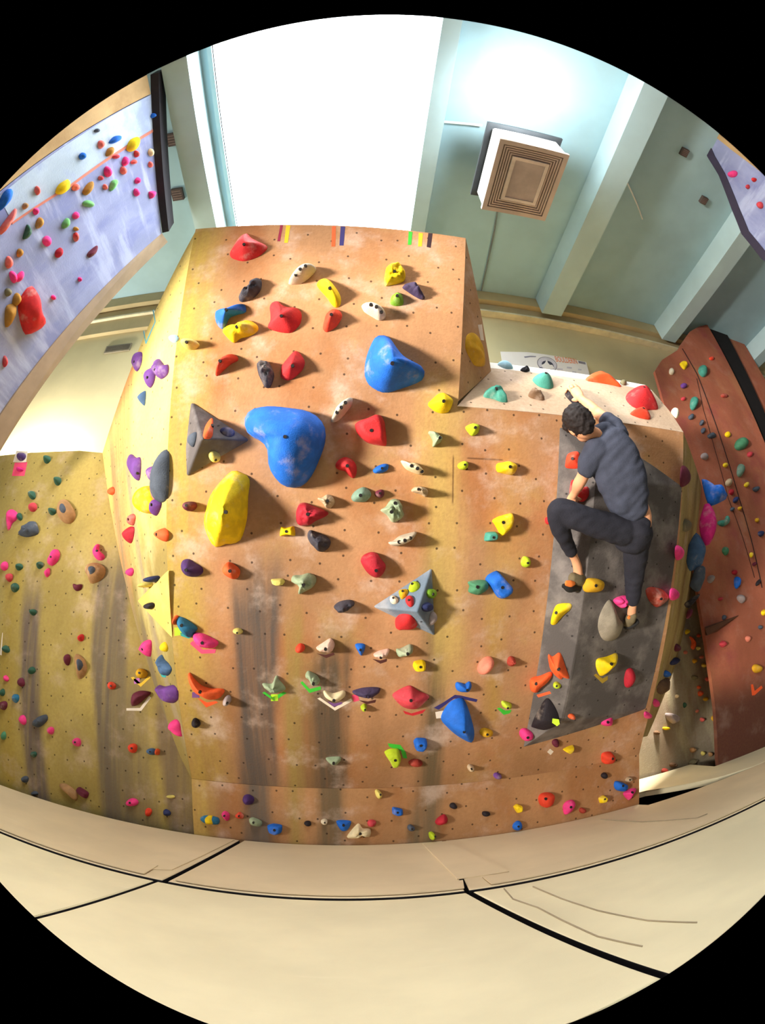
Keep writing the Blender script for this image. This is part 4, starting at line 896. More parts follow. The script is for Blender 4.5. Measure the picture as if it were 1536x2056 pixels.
G|ZO|515,95 545,105 565,140 580,190 565,240 535,215 540,150|orange|.06|g||orange crescent hold high on the far grey wall
G|ZO|e 610,90 34 38|orange|.04|d||
G|ZO|e 608,225 34 44|pyellow|.04|d||
G|ZO|e 467,270 34 38|salmon|.04|d||
G|ZO|e 642,322 38 38|salmon|.04|d||
G|ZO|e 570,362 44 52|mustard|.04|g||
G|ZO|e 668,412 44 44|yellow|.04|g||
G|ZO|e 568,542 58 56|ogrey|.05|x||
G|ZO|e 708,562 44 44|coral|.04|d||
G|ZO|e 613,650 34 38|orange|.04|d||
G|ZO|e 633,716 54 56|orange|.05|g||
G|ZO|e 690,776 48 48|mustard|.04|g||
G|ZO|e 375,746 34 38|ivory|.04|d||
G|ZO|e 460,842 30 56|dgreen|.04|g||
G|ZO|e 595,908 28 38|salmon|.03|d||
G|ZO|e 653,1000 44 52|coral|.04|g||
G|ZO|e 790,985 68 74|mustard|.05|x||
G|ZO|255,930 330,930 400,970 400,1020 340,1050 280,1000|lilac|.08|f||big lilac grey hold on the far grey wall
G|ZO|e 262,1096 76 38|yellow|.04|g||
G|ZO|e 160,1142 66 48|brown|.05|x||
G|ZO|e 860,1255 58 48|mustard|.04|g||
G|ZO|e 550,1330 66 56|tan|.05|x||
G|ZO|e 660,1367 38 54|pyellow|.04|g||
G|ZO|e 742,1377 44 48|tan|.04|g||
G|ZO|500,1480 540,1430 600,1435 590,1480 530,1510|ogrey|.05|x||
G|ZO|e 245,1557 76 52|brick|.05|g||
G|ZO|e 340,1492 86 56|brown|.05|x||
G|ZO|e 330,1582 48 28|navy|.04|g||
G|ZO|690,280 790,275 800,320 720,330|ivory|.08|f||ivory block hold on the far grey wall touching the terracotta wall
W|ZM|145,515 190,480 235,520 200,580|yellow|.05|x||
W|ZM|e 50,602 54 78|white|.05|g||
W|ZM|e 190,766 66 58|purple|.05|d||
W|ZM|e 185,916 48 44|rose|.04|d||
W|ZM|e 310,962 92 140|teal|.09|g||
W|ZM|e 275,1122 54 68|slate|.05|d||
W|ZM|e 395,1190 44 58|slate|.05|d||
W|ZM|e 412,1280 48 58|slate|.05|d||
W|ZM|465,1330 520,1300 560,1330 550,1360 480,1365|slate|.05|g||
W|ZM|e 412,592 102 122|teal|.09|g||teal oval hold highest on the terracotta wall
W|ZM|e 510,452 58 38|orangered|.04|g||
W|ZM|e 693,1325 58 62|yellow|.05|d||
W|ZM|e 855,1430 145 135|sea|.12|d||large round sea green hold on the terracotta wall
W|ZM|e 950,1550 68 56|rose|.05|g||
W|ZM|e 845,1732 88 136|ggreen|.08|g||tall grey green hold right of the rope line on the terracotta wall
W|ZM|e 430,1575 86 76|lilac|.05|g||
W|ZM|e 667,1676 48 48|yellow|.05|d||
W|ZM|e 910,1900 48 58|yellow|.05|d||
W|ZM|e 1020,1950 66 62|slate|.06|d||
W|ZM|e 655,880 78 48|brick|.04|g||
W|ZN|e 750,50 76 96|bone|.06|g||
W|ZN|e 780,166 58 66|crimson|.05|g||
W|ZN|e 832,262 54 72|navy|.06|d||
W|ZN|e 790,376 52 42|slate|.04|d||
W|ZN|e 880,366 40 48|mustard|.04|d||
W|ZN|615,545 630,515 680,530 730,450 760,480 755,540 690,580 640,570|teal|.06|g||teal crescent hold on the terracotta wall
W|ZN|e 1090,510 44 52|mustard|.04|d||
W|ZN|e 1140,672 66 72|navy|.05|d||
W|ZN|e 708,882 72 96|sea|.06|g||
W|ZN|e 1020,930 40 58|yellow|.04|g||
W|ZN|e 1058,1042 40 48|maroon|.04|d||
W|ZN|e 532,1222 82 96 30|lilac|.06|g||
W|ZN|e 820,1142 68 56|crimson|.04|g||
W|ZN|e 852,1262 72 136|blue|.07|g||long blue hold on the terracotta wall
W|ZN|e 900,1462 86 106 -35|lilac|.06|g||
W|ZN|e 648,1466 48 44|rose|.04|d||
W|ZN|e 1105,1266 38 96 25|black|.04|g||
W|ZN|e 1172,1630 48 78|yellow|.05|g||
W|ZN|e 690,1690 44 58|slate|.04|d||
W|ZN|e 1130,1810 44 48|slate|.04|d||
W|ZO|840,180 880,140 920,180 880,215|rose|.05|g||
W|ZO|e 1150,120 60 60|salmon|.04|g||
W|ZO|1200,440 1230,395 1300,430 1290,480 1230,490|mustard|.07|g||mustard hold above the red V of tape
U|ZK|195,1180 240,1080 310,1000 350,1040 360,1170 400,1290 430,1340 410,1400 290,1465 250,1440 215,1330|red|.2|g||big red fang shaped hold low on the lavender leaning wall
U|ZK|e 160,1130 68 126 12|gold|.08|g||
U|ZK|70,1190 150,1170 150,1260 100,1370 60,1390 55,1290|gold|.08|g||
U|ZK|e 80,1060 64 74|ogrey|.06|g||
U|ZK|e 128,915 68 108 -18|pink|.06|g||
U|ZK|e 190,915 56 118 25|pink|.06|g||
U|ZK|e 88,780 68 116 -10|coral|.06|g||
U|ZK|e 190,690 62 78|gold|.05|g||
U|ZK|e 445,580 72 108 -12|pink|.06|g||
U|ZK|e 557,690 58 106 12|crimson|.06|g||
U|ZK|220,560 240,480 265,420 300,490 270,550|dgreen|.06|g||
U|ZK|e 375,410 68 106 12|gold|.06|g||
U|ZK|e 622,415 58 106 15|lgreen|.06|g||
U|ZK|e 715,340 58 72|pink|.05|g||
U|ZK|e 715,465 44 40|gold|.04|g||
U|ZK|e 715,540 48 86|red|.05|g||
U|ZK|820,710 860,660 920,620 900,690 850,735|maroon|.05|g||
U|ZK|e 750,938 30 40|pink|.04|d||
U|ZK|e 503,1108 40 44|pink|.04|d||
U|ZK|e 50,1710 44 106|rose|.05|g||
U|ZK|e 835,230 108 66|lgreen|.06|g||wide light green hold high on the lavender leaning wall
U|ZK|780,120 830,40 880,20 870,90 820,150|gold|.06|g||
U|ZK|530,130 560,50 640,0 660,20 650,90 590,140|yellow|.08|g||large yellow oval hold above the lavender wall's middle
U|ZK|e 715,75 68 68|coral|.05|g||
U|ZK|1030,100 1050,20 1100,0 1110,30 1060,105|lgreen|.05|g||
U|ZK|e 985,70 30 50|coral|.04|g||
U|ZK|e 340,300 48 74|pink|.05|g||
U|ZK|e 240,250 58 58|tan|.05|g||
U|ZK|0,470 60,380 150,270 160,310 80,450 20,520|coral|.07|g||long salmon coloured hold at the leaning wall's ochre border
U|ZK|e 352,105 48 82|coral|.05|g||
U|ZK|0,300 20,160 80,90 125,100 100,200|blue|.08|g||large blue hold on the ochre panel of the leaning wall
U|ZL|550,1020 590,920 680,880 690,930 650,1030 590,1055|yellow|.08|g||large yellow oval hold near the leaning wall's right edge
U|ZL|340,950 400,880 480,870 470,920 390,960|blue|.06|g||
U|ZL|e 35,1105 68 88|blue|.06|g||
U|ZL|e 250,970 82 92|coral|.05|g||
U|ZL|305,1090 330,1020 390,1000 380,1080 330,1110|gold|.06|g||
U|ZL|e 420,1110 76 54|rose|.05|g||
U|ZL|e 530,1165 76 106|pink|.05|g||
U|ZL|e 505,1270 64 96|coral|.05|g||
U|ZL|e 655,1080 48 82|rose|.05|g||
U|ZL|e 625,1172 58 58|coral|.05|g||
U|ZL|e 820,1062 54 86|ivory|.05|g||
U|ZL|e 815,1202 44 72|coral|.04|g||
U|ZL|e 328,1285 76 130|pink|.06|g||
U|ZL|e 245,1356 54 54|rose|.04|g||
U|ZL|e 295,1460 48 62|coral|.04|g||
U|ZL|e 668,1386 54 78|pink|.05|g||
U|ZL|e 655,1522 58 92|pink|.05|g||
U|ZL|800,1520 840,1505 875,1515 850,1580 815,1590|pink|.05|g||
U|ZL|e 200,812 58 48|slate|.04|d||
U|ZL|e 845,640 50 58|blue|.05|g||
V|ZP|e 1030,1022 110 90|pink|.06|g||medium hot pink hold beside the purple edge of the upper right leaning wall
V|ZP|e 1290,1092 58 58|red|.05|g||small red hold near the ochre border of the upper right leaning wall
V|ZP|e 1215,1178 48 58|rose|.05|g||small rose red hold below the pair on the upper right leaning wall
V|ZP|e 1362,1400 90 80|rose|.05|g||medium rose red hold lowest on the upper right leaning wall
'''
for ln in HOLDS.strip().split('\n'):
    if not ln.strip(): continue
    pl, fr, g_, ck, prot, prof, bolts, label = ln.split('|')
    if g_.startswith('e '): g_ = 'e '+g_[2:].replace(',', ' ')
    where = {'E': 'R', 'A1': 'F', 'A2': 'F', 'A3': 'F', 'B1': 'F', 'B2': 'F', 'B3': 'F', 'C1': 'F', 'C2': 'F', 'D1': 'S'}.get(pl)
    if pl == 'FK':
        px = geom_px(fr, g_); pl = 'F' if PF.uv(sum(p[0] for p in px)/len(px), sum(p[1] for p in px)/len(px))[1] > .03 else 'K'
    big = pl in 'FKSHTP' or len(pl) == 2
    o = build_hold(pl, fr, g_, ck, float(prot), prof, bolts, label, where, 36 if big else 22)
    # holds with a second colour in the photo get it as a part of their own
    if label.startswith(('upper striped', 'lower striped', 'tall tan')):
        P = PLANES[pl]; px = geom_px(fr, g_); cx_ = sum(p[0] for p in px)/len(px); cy_ = sum(p[1] for p in px)/len(px)
        pts = [P.uv(cx_+(x-cx_)*.55-1, cy_+(y-cy_)*.6-2, .05) for x, y in px]
        uv = np.array(pts); uv = uv[::-1] if sum(a[0]*b[1]-b[0]*a[1] for a, b in zip(uv, np.roll(uv, -1, 0))) < 0 else uv
        bm = bmesh.new(); hold_mesh(bm, smooth_loop(uv, 20, .1), uv.mean(0), float(prot)+.018, 'd', 3.1, 20)
        k = obj('grey_cap', bm, hold_mat('slate'), o, P.m, True); k['label'] = 'grey cap of the striped hold'
    if label.startswith('long dark slate') or label.startswith('blue foothold with') or label.startswith('teal blue hold by') or (ck == 'tealblue' and pl == 'K'):
        spec = {'long': ('ZG', '440,1640 445,1500 465,1380 490,1300 478,1420 470,1560 478,1690 450,1685', 'coral', .06, 'red_edge'), 'blue': ('ZF', '1200,935 1225,945 1222,980 1200,982', 'orange', .055, 'orange_end'),
                'teal': ('Z8', '36,735 55,700 85,712 72,790 45,790', 'orange', .06, 'orange_end'), '': ('ZB', '320,1180 385,1170 410,1240 330,1240', 'yellow', .06, 'yellow_band')}[label.split()[0] if label else '']
        P = PLANES[pl]; uv = np.array([P.uv(x, y, .02) for x, y in fr_pts(spec[0], spec[1])])
        uv = uv[::-1] if sum(a[0]*b[1]-b[0]*a[1] for a, b in zip(uv, np.roll(uv, -1, 0))) < 0 else uv
        bm = bmesh.new(); hold_mesh(bm, smooth_loop(uv, 20, .1), uv.mean(0), spec[3], 'g', 2.2, 20)
        k = obj(spec[4], bm, hold_mat(spec[2]), o, P.m, True); k['label'] = spec[4].replace('_', ' ')

TAPES = '''
F|Z1|1008,50 1032,50 1005,200 980,200|maroon|crimson tape strip at the top edge of the overhang, leftmost of seven
F|Z1|1060,55 1098,60 1075,215 1042,215|yellow|yellow tape strip at the top edge, next to the crimson one
F|Z2|72,62 104,62 98,235 66,235|orange|orange tape strip at the top edge, left of the navy one
F|Z2|145,62 184,64 170,226 134,226|navy|navy tape strip at the top edge, right of the orange one
F|Z2|728,106 760,110 750,220 720,220|green|green tape strip at the top edge, left of the second yellow one
F|Z2|814,118 850,122 840,234 808,234|yellow|yellow tape strip at the top edge, between the green and black ones
F|Z2|896,120 932,122 916,246 882,238|black|black tape strip at the top edge, rightmost of seven
F|Z8|212,985 240,955 345,1045 480,1040 470,1082 330,1088|pink|pink tape chevron under the large hot pink hold
F|Z8|290,1540 320,1555 385,1590 480,1575 500,1590 380,1640|orange|orange tape chevron under the long orange crescent
F|Z8|235,1485 305,1480 310,1540 235,1540|purple|purple tag on the orange crescent's left end
F|Z8|955,1490 978,1478 1062,1535 1175,1478 1205,1492 1080,1575|green|green tape chevron with a lime tag at lower left
F|Z8|1045,1505 1115,1505 1118,1572 1045,1575|lime|lime tag on the left green tape chevron
F|Z8|52,820 128,818 125,895 55,905|lime|lime tag under the teal blue hold at the left edge
F|Z8|110,870 200,900 260,860 270,890 200,932 120,905|teal|teal tape under the teal blue hold at the left edge
F|Z9|110,1300 130,1285 200,1360 305,1335 310,1365 200,1398|green|plain green tape chevron without a tag
F|Z9|268,1018 350,1032 430,1008 440,1030 360,1062|brown|brown tape under the left pale pink hold
F|Z9|806,1070 880,1085 945,1068 942,1095 882,1116|brown|brown tape under the right pale pink hold
F|Z9|275,1452 300,1442 440,1538 600,1450 612,1475 445,1568|white|white tape chevron under the ivory rail hold
F|Z9|370,1478 440,1500 510,1485 520,1505 430,1530|purple|purple tape inside the white chevron
F|Z9|675,1468 760,1480 840,1462 832,1490 750,1506|brown|brown tape under the low dark violet hold
F|Z9|605,1420 660,1412 680,1470 625,1485|pink|pink tag left of the low dark violet hold
F|Z9|1100,1568 1180,1595 1320,1555 1290,1592 1195,1618 1120,1600|red|red tape chevron under the wide rose red hold
F|ZA|55,1572 150,1518 260,1445 312,1450 484,1490 472,1516 305,1480 250,1482 100,1592|navy|navy tape arch over the low blue teardrop hold
F|ZA|68,1615 145,1600 150,1670 78,1678|white|white tag left of the low blue teardrop hold
F|ZA|675,1578 700,1570 760,1600 820,1592 800,1626 740,1642|green|green tape under the small lime hold at lower right
F|ZC|625,508 740,522 790,590 802,645 765,640 745,575 640,540|green|green tape arch over the lime hold low in the middle
C1|Z7|160,1430 272,1398 285,1418 175,1452|orange|orange tape strip below the lower orange hold on the dark wedge
C2|Z7|650,1262 668,1248 725,1290 770,1268 768,1300 722,1332|mustard|mustard tape chevron under the yellow hold on the dark wedge
F|Z7|62,1835 165,1788 178,1812 85,1856|coral|coral tape under the round hot pink hold
C1t|Z7|296,1632 350,1640 358,1680 335,1698 292,1668|lime|lime tag on the black triangular hold
F|Z7|120,1735 170,1730 180,1780 132,1782|lime|lime tag beside the round hot pink hold
F|Z7|250,1920 275,1892 305,1915 280,1945|white|white tag below the dark grey wedge volume
P|Z2|1320,905 1355,902 1372,1040 1345,1035|white|white tape strip on the prow's shaded side
L|ZE|145,110 245,116 230,215 115,210|white|white tape square on the olive wall's top edge
L|ZE|130,216 242,210 215,332 105,332|pink|pink tape square below the white tape square
L|ZF|1008,385 1030,380 1085,430 1150,372 1162,385 1085,458|yellow|yellow tape chevron under the mustard rounded hold
L|ZF|1030,395 1075,390 1080,430 1035,435|orchid|orchid tag on the yellow tape chevron
L|ZF|975,640 975,622 1080,620 1150,528 1166,540 1090,642|white|white tape chevron under the large maroon hold
L|ZF|0,210 18,40 22,40 14,215|white|pale tape line at the far left edge of the olive wall
S|ZG|438,92 446,90 464,190 386,372 380,372 360,265 366,262 385,350 456,190|cyan|cyan tape diamond outline high on the yellow flank
S|ZH|570,1290 625,1338 662,1318 650,1372 615,1368|teal|teal tape under the steel blue hold on the flank
W|ZO|1178,620 1200,615 1218,690 1292,630 1306,655 1218,735 1190,738|orange|red V of tape low on the terracotta wall
'''
for ln in TAPES.strip().split('\n'):
    pl, fr, g_, ck, label = ln.split('|')
    tape(pl, fr, g_, ck, label, 'tape_tag' if ' tag ' in ' '+label else 'tape_mark')
# ---------------------------------------------------------------- fittings on the ceiling and back wall
m_white = plain('white_enamel', lin(236, 234, 232), .5, .03)
m_grille = plain('shaded_grille', lin(204, 184, 172), .7, .08, 4)  # tan tint paints in the shade on the unit's underside
m_grilled = plain('grille_shadow_gap', lin(116, 98, 92), .8)
AX0, AX1, AY0, AY1, AZ = 1.235, 1.925, 1.40, 2.24, 5.64
ac = tag(empty('ceiling_air_cooler', ((AX0+AX1)/2, (AY0+AY1)/2, 6.56)), 'square white air unit with a louvred grille hanging from the teal ceiling', 'air cooler')
bm = bmesh.new(); box(bm, (AX0, AY0, AZ), (AX1, AY1, 6.02)); bmesh.ops.bevel(bm, geom=list(bm.edges), offset=.012, segments=2, affect='EDGES'); obj('housing', bm, m_white, ac)
bm = bmesh.new(); box(bm, (AX0+.02, AY0+.02, AZ-.008), (AX1-.02, AY1-.02, AZ+.004)); obj('grille_recess', bm, m_grilled, ac)
bm = bmesh.new()
def ring(bm, a, w, z0, z1):
    x0, x1, y0, y1 = AX0+a, AX1-a, AY0+a, AY1-a
    for lo, hi in (((x0, y0, z0), (x1, y0+w, z1)), ((x0, y1-w, z0), (x1, y1, z1)), ((x0, y0+w, z0), (x0+w, y1-w, z1)), ((x1-w, y0+w, z0), (x1, y1-w, z1))): box(bm, lo, hi)
ring(bm, -.012, .05, AZ-.03, AZ+.02)
for k in range(4): ring(bm, .05+k*.026, .014, AZ-.026+k*.004, AZ-.006)
obj('louvres', bm, m_grille, ac)
bm = bmesh.new(); ring(bm, .155, .035, AZ-.035, AZ-.005); obj('inner_frame', bm, plain('grille_bright', lin(228, 212, 200), .6), ac)
bm = bmesh.new(); box(bm, (AX0+.188, AY0+.188, AZ-.022), (AX1-.188, AY1-.188, AZ-.004)); obj('centre_plate', bm, plain('centre_panel_grey', lin(188, 172, 166), .7), ac)
for y in (AY0+.1, AY1-.1):
    for x in (AX0+.12, AX1-.12):
        bm = bmesh.new(); tube(bm, [(x, y, 6.0), (x, y, 6.56)], .012, 8); obj('hanger_rod', bm, m_white, ac)
bm = bmesh.new(); box(bm, (AX0-.06, AY0-.05, 6.03), (AX1+.06, AY1+.05, 6.07)); obj('mounting_tray', bm, plain('dark_steel', lin(58, 62, 66), .6), ac)
def wire(name, pts, r, mat, label, cat):
    bm = bmesh.new(); tube(bm, pts, r, 8); USED[label] = 1; return tag(obj(name, bm, mat), label, cat)
m_cab = plain('grey_cable', lin(120, 128, 128), .6)
wire('conduit', [(1.63, 2.2, 6.545), (1.72, 3.0, 6.545), (1.80, 4.12, 6.545)], .012, m_cab, 'thin grey conduit on the ceiling from the air unit to the cornice', 'conduit')
p_, q_ = on_z(868, 243, 6.50), on_z(968, 252, 6.50)
wire('conduit', [p_, q_], .016, m_white, 'short white conduit on the ceiling from the skylight to the air unit', 'conduit')
wire('cable', [on_z(1240, 337, 6.23), on_z(1262, 372, 6.4), on_z(1280, 412, 6.5), on_z(1290, 440, 6.54)], .010, m_white, 'thin white cable drooping from the ceiling beam right of the air unit', 'cable')
def ceil_box(x, y, s, mat, label, name='ceiling_vent', z=6.56, d=.05):
    c = on_z(x, y, z); v = tag(empty(name, tuple(c)), label, 'vent', 'small vents on the ceiling'); USED[label] = 1
    bm = bmesh.new(); box(bm, (c[0]-s, c[1]-s*1.15, z-d), (c[0]+s, c[1]+s*1.15, z)); obj('frame', bm, mat, v)
    bm = bmesh.new()
    for k in range(4): box(bm, (c[0]-s*.8, c[1]-s*.9+k*s*.48, z-d-.006), (c[0]+s*.8, c[1]-s*.9+k*s*.48+s*.26, z-d+.004))
    obj('slats', bm, m_grilled, v)
m_vent = plain('rusty_vent', lin(86, 74, 70), .8)
ceil_box(350, 278, .075, m_vent, 'dark square vent left of the skylight, nearer the camera')
ceil_box(358, 388, .075, m_vent, 'dark square vent left of the skylight, farther from the camera')
ceil_box(1372, 304, .05, m_vent, 'small brown vent on the right ceiling bay, nearer the camera')
ceil_box(1411, 400, .05, m_vent, 'small brown vent on the right ceiling bay, farther from the camera')
# vent grille on the cream wall, left
a = [on_y(*p, 4.316) for p in ((215, 695), (266, 690), (262, 706), (209, 711))]
v = tag(empty('wall_vent', tuple(a[3])), 'grey rectangular vent grille on the cream back wall at left', 'vent')
x0, x1, z0, z1 = a[3][0], a[1][0], a[3][2], a[1][2]
bm = bmesh.new(); box(bm, (x0, 4.295, z0), (x1, 4.319, z1)); obj('frame', bm, plain('grey_vent_frame', lin(140, 132, 112), .7), v)
bm = bmesh.new()
for k in range(5): box(bm, (x0+.02, 4.288, z0+.015+k*(z1-z0-.03)/5), (x1-.02, 4.297, z0+.015+(k+.6)*(z1-z0-.03)/5))
obj('slats', bm, plain('grey_vent_slats', lin(104, 98, 84), .8), v)

# ---------------------------------------------------------------- banner on the back wall
m_ban = plain('white_banner_cloth', lin(238, 232, 226), .7, .03, 3)
PBn = Plane((1.9, 4.27, 5.2), (0, -1, 0))
ban = tag(obj('banner', slab(lp(PBn, [(1005, 706), (1060, 707), (1098, 712), (1140, 719), (1177, 727), (1187, 765), (1100, 760), (1012, 750)]), .006), m_ban, None, PBn.m),
          'white banner with a round emblem and orange lettering on the back wall', 'banner')
def on_ban(name, pts, c, h=.002):
    return obj(name, slab([PBn.uv(*p) for p in pts], h, None, h), c, ban, PBn.m)
m_gr = plain('print_grey', lin(142, 138, 150), .7); m_dk = plain('print_dark', lin(64, 62, 78), .7); m_or = plain('print_orange', lin(236, 142, 92), .7); m_lg = plain('print_light_grey', lin(206, 200, 206), .7)
cx_, cy_, rx, ry = 1098.5, 731.5, 20, 14.5
el = lambda k, dx=0, dy=0: [(cx_+dx+rx*k*math.cos(t*math.pi/14), cy_+dy+ry*k*math.sin(t*math.pi/14)+.35*rx*k*math.cos(t*math.pi/14)*.55) for t in range(28)]
on_ban('emblem_ring', el(1.0), m_dk, .002); on_ban('emblem_band', el(.95), m_lg, .003); on_ban('emblem_disc', el(.60, 1, 2), m_dk, .004)
on_ban('emblem_peak', [(1097.5, 722), (1100, 729), (1104, 733), (1109, 733), (1112, 739), (1108, 741.5), (1102, 742), (1094, 740.5), (1089, 737), (1087, 733), (1091, 731.5), (1094, 729)], m_ban, .005)
on_ban('emblem_foot', el(.2, -12, 9), m_dk, .004); on_ban('faint_drawing', [(1052, 716), (1064, 714.5), (1076, 715), (1076, 717), (1064, 717), (1054, 718.5)], m_gr)
def letters(txt, x0, y0, x1, y1, size, mat, name):
    a, b = PBn.uv(x0, y0), PBn.uv(x1, y1)
    cu = bpy.data.curves.new(name, 'FONT'); cu.body = txt; cu.size = 1; cu.extrude = .012; cu.resolution_u = 3
    o = bpy.data.objects.new(name, cu); sc.collection.objects.link(o)
    bpy.context.view_layer.update()
    dg = bpy.context.evaluated_depsgraph_get(); me = bpy.data.meshes.new_from_object(o.evaluated_get(dg)); bpy.data.objects.remove(o)
    xs = [v.co.x for v in me.vertices]; ys = [v.co.y for v in me.vertices]
    L = math.hypot(b[0]-a[0], b[1]-a[1]); ang = math.atan2(b[1]-a[1], b[0]-a[0])
    k = L/(max(xs)-min(xs)); ky = size/(max(ys)-min(ys))
    for v in me.vertices: v.co = Vector(((v.co.x-min(xs))*k, (v.co.y-min(ys))*ky, v.co.z*.1+.003))
    me.materials.append(mat); o = bpy.data.objects.new(name, me); o.matrix_world = PBn.m @ Matrix.Translation((a[0], a[1], 0)) @ Matrix.Rotation(ang, 4, 'Z')
    return link(o, ban)
letters('BOULDERIN', 1117, 726.5, 1160, 731, .105, m_or, 'lettering')
on_ban('grey_lettering', [(1161, 724.5), (1175, 727.5), (1176, 732), (1162, 729)], m_gr)
for k, (x, y, w) in enumerate(((1124, 741, 12), (1143, 738, 10), (1153, 747, 8), (1164, 742, 7))):
    on_ban('faint_print', [(x-w/2, y-1.6), (x+w/2, y-.8), (x+w/2, y+2.2), (x-w/2, y+1.4)], m_lg)
# ---------------------------------------------------------------- the climber
def pt(x, y, h, P=PF): return Vector(P.hit(x, y, h).tolist())
def px2m(p, r): return r*(p-Vector(EYE.tolist())).length/FPX
def loft(bm, chain, n=20, flat=.8, ends=True):
    """Tapering limb through (x, y, height, half width in px[, plane][, depth ratio]); smooth between joints, rounded ends."""
    P_ = [pt(c[0], c[1], c[2], c[4] if len(c) > 4 and c[4] is not None else PF) for c in chain]
    R_ = [px2m(p, c[3]) for p, c in zip(P_, chain)]; D_ = [c[5] if len(c) > 5 else flat for c in chain]
    k = len(P_); path = []
    for i in range(k-1):
        a, b, c, d = P_[max(i-1, 0)], P_[i], P_[i+1], P_[min(i+2, k-1)]
        for t in np.linspace(0, 1, 7)[:(7 if i == k-2 else 6)]:
            q = .5*((2*b)+(c-a)*t+(2*a-5*b+4*c-d)*t*t+(3*b-a-3*c+d)*t**3)
            s = t*t*(3-2*t); path.append((q, R_[i]+(R_[i+1]-R_[i])*s, D_[i]+(D_[i+1]-D_[i])*s))
    pre, post = [], []
    if ends:
        t0 = (path[0][0]-path[1][0]).normalized(); t1 = (path[-1][0]-path[-2][0]).normalized()
        for f in (.95, .8, .5): 
            r0, r1 = path[0], path[-1]; o = math.sqrt(1-f*f)
            pre.insert(0, (r0[0]+t0*r0[1]*o*.8, r0[1]*f, r0[2])); post.append((r1[0]+t1*r1[1]*o*.8, r1[1]*f, r1[2]))
    path = pre+path+post; rings = []
    for i, (q, r, fl) in enumerate(path):
        tan = (path[min(i+1, len(path)-1)][0]-path[max(i-1, 0)][0]).normalized()
        view = (q-Vector(EYE.tolist())).normalized()
        side = view.cross(tan)
        side = (side if side.length > .15 else prev_side).normalized(); prev_side = side
        dep = tan.cross(side).normalized()
        rings.append([bm.verts.new(q+side*math.cos(a)*r+dep*math.sin(a)*r*fl) for a in (j*2*math.pi/n for j in range(n))])
    for A, B in zip(rings, rings[1:]):
        for j in range(n): bm.faces.new((A[j], A[(j+1) % n], B[(j+1) % n], B[j]))
    bm.faces.new(rings[0][::-1]); bm.faces.new(rings[-1])
def ball(bm, c, r, ax=None, n=20):
    m = Matrix.Translation(c) @ (ax.to_4x4() if ax is not None else Matrix.Identity(4)) @ Matrix.Diagonal((r[0], r[1], r[2], 1))
    bmesh.ops.create_uvsphere(bm, u_segments=n, v_segments=n*2//3, radius=1, matrix=m)
def fused(name, bm, mat, parent, voxel, it=6, disp=None):
    """One continuous skin out of overlapping limbs."""
    bmesh.ops.recalc_face_normals(bm, faces=bm.faces)
    me = bpy.data.meshes.new(name); bm.to_mesh(me); bm.free()
    o = bpy.data.objects.new(name, me); sc.collection.objects.link(o)
    r = o.modifiers.new('r', 'REMESH'); r.mode = 'VOXEL'; r.voxel_size = voxel
    s = o.modifiers.new('s', 'SMOOTH'); s.factor = .5; s.iterations = it
    bpy.context.view_layer.update(); dg = bpy.context.evaluated_depsgraph_get()
    m2 = bpy.data.meshes.new_from_object(o.evaluated_get(dg)); bpy.data.objects.remove(o)
    if disp:
        ns = [v.normal.copy() for v in m2.vertices]
        for v, nn in zip(m2.vertices, ns): v.co += nn*disp(v.co)
    for p in m2.polygons: p.use_smooth = True
    m2.materials.clear(); m2.materials.append(mat); m2.name = name
    o = bpy.data.objects.new(name, m2); return link(o, parent)
m_skin = plain('skin', lin(222, 160, 122), .55, .05, 12)
m_shirt = plain('navy_grey_cotton', lin(62, 66, 82), .9, .12, 14, .004)
m_pants = plain('black_cotton', lin(40, 40, 50), .9, .12, 14, .004)
m_hair = plain('dark_brown_hair', lin(34, 26, 26), .6, .25, 60, .006)
climber = tag(empty('person', tuple(pt(1262, 1045, .36))), 'person in a navy grey T-shirt and black trousers climbing the dark grey wedge', 'person')
HP = pt(1163, 850, .42)                                   # head
face = (pt(1142, 888, .12)-HP).normalized(); crown = (pt(1150, 822, .44)-pt(1186, 878, .44)); crown = (crown-face*crown.dot(face)).normalized(); ear_ax = crown.cross(face).normalized()
HM = Matrix((ear_ax, face, crown)).transposed()
bm = bmesh.new()
ball(bm, HP, (.074, .092, .105), HM); ball(bm, HP+face*.045-crown*.062, (.052, .05, .045), HM)      # skull and jaw
ball(bm, HP+face*.098-crown*.018, (.012, .018, .022), HM, 12)                                        # nose
ball(bm, HP+face*.088-crown*.058, (.022, .010, .008), HM, 12); ball(bm, HP+face*.086-crown*.088, (.020, .014, .014), HM, 12)
for s in (-1, 1):
    ball(bm, HP+ear_ax*.078*s-crown*.012-face*.006, (.010, .022, .032), HM, 12); ball(bm, HP+face*.074+ear_ax*.03*s+crown*.012, (.018, .012, .008), HM, 12)
loft(bm, [(1172, 862, .41, 15), (1190, 872, .41, 16), (1212, 884, .40, 22)])                          # neck
loft(bm, [(1218, 878, .38, 26), (1232, 925, .40, 42), (1250, 975, .40, 42), (1268, 1020, .39, 34), (1276, 1040, .385, 33), (1272, 1062, .37, 34)], 24, .62)   # trunk
loft(bm, [(1234, 868, .36, 16), (1218, 845, .33, 13.5), (1200, 829, .25, 12, None, .95), (1186, 819, .19, 11.5, None, .95)], 16)
H_ = PH
loft(bm, [(1196, 826, .24, 12, None, .95), (1184, 815, .17, 11.5, None, .95), (1173, 806, .145, 8.5, H_, .95), (1166, 799, .12, 8, H_, .9)], 16)
loft(bm, [(1167, 800, .12, 8, H_, .7), (1160, 791, .105, 11, H_, .6), (1155, 784, .09, 11, H_, .55)], 16)            # palm
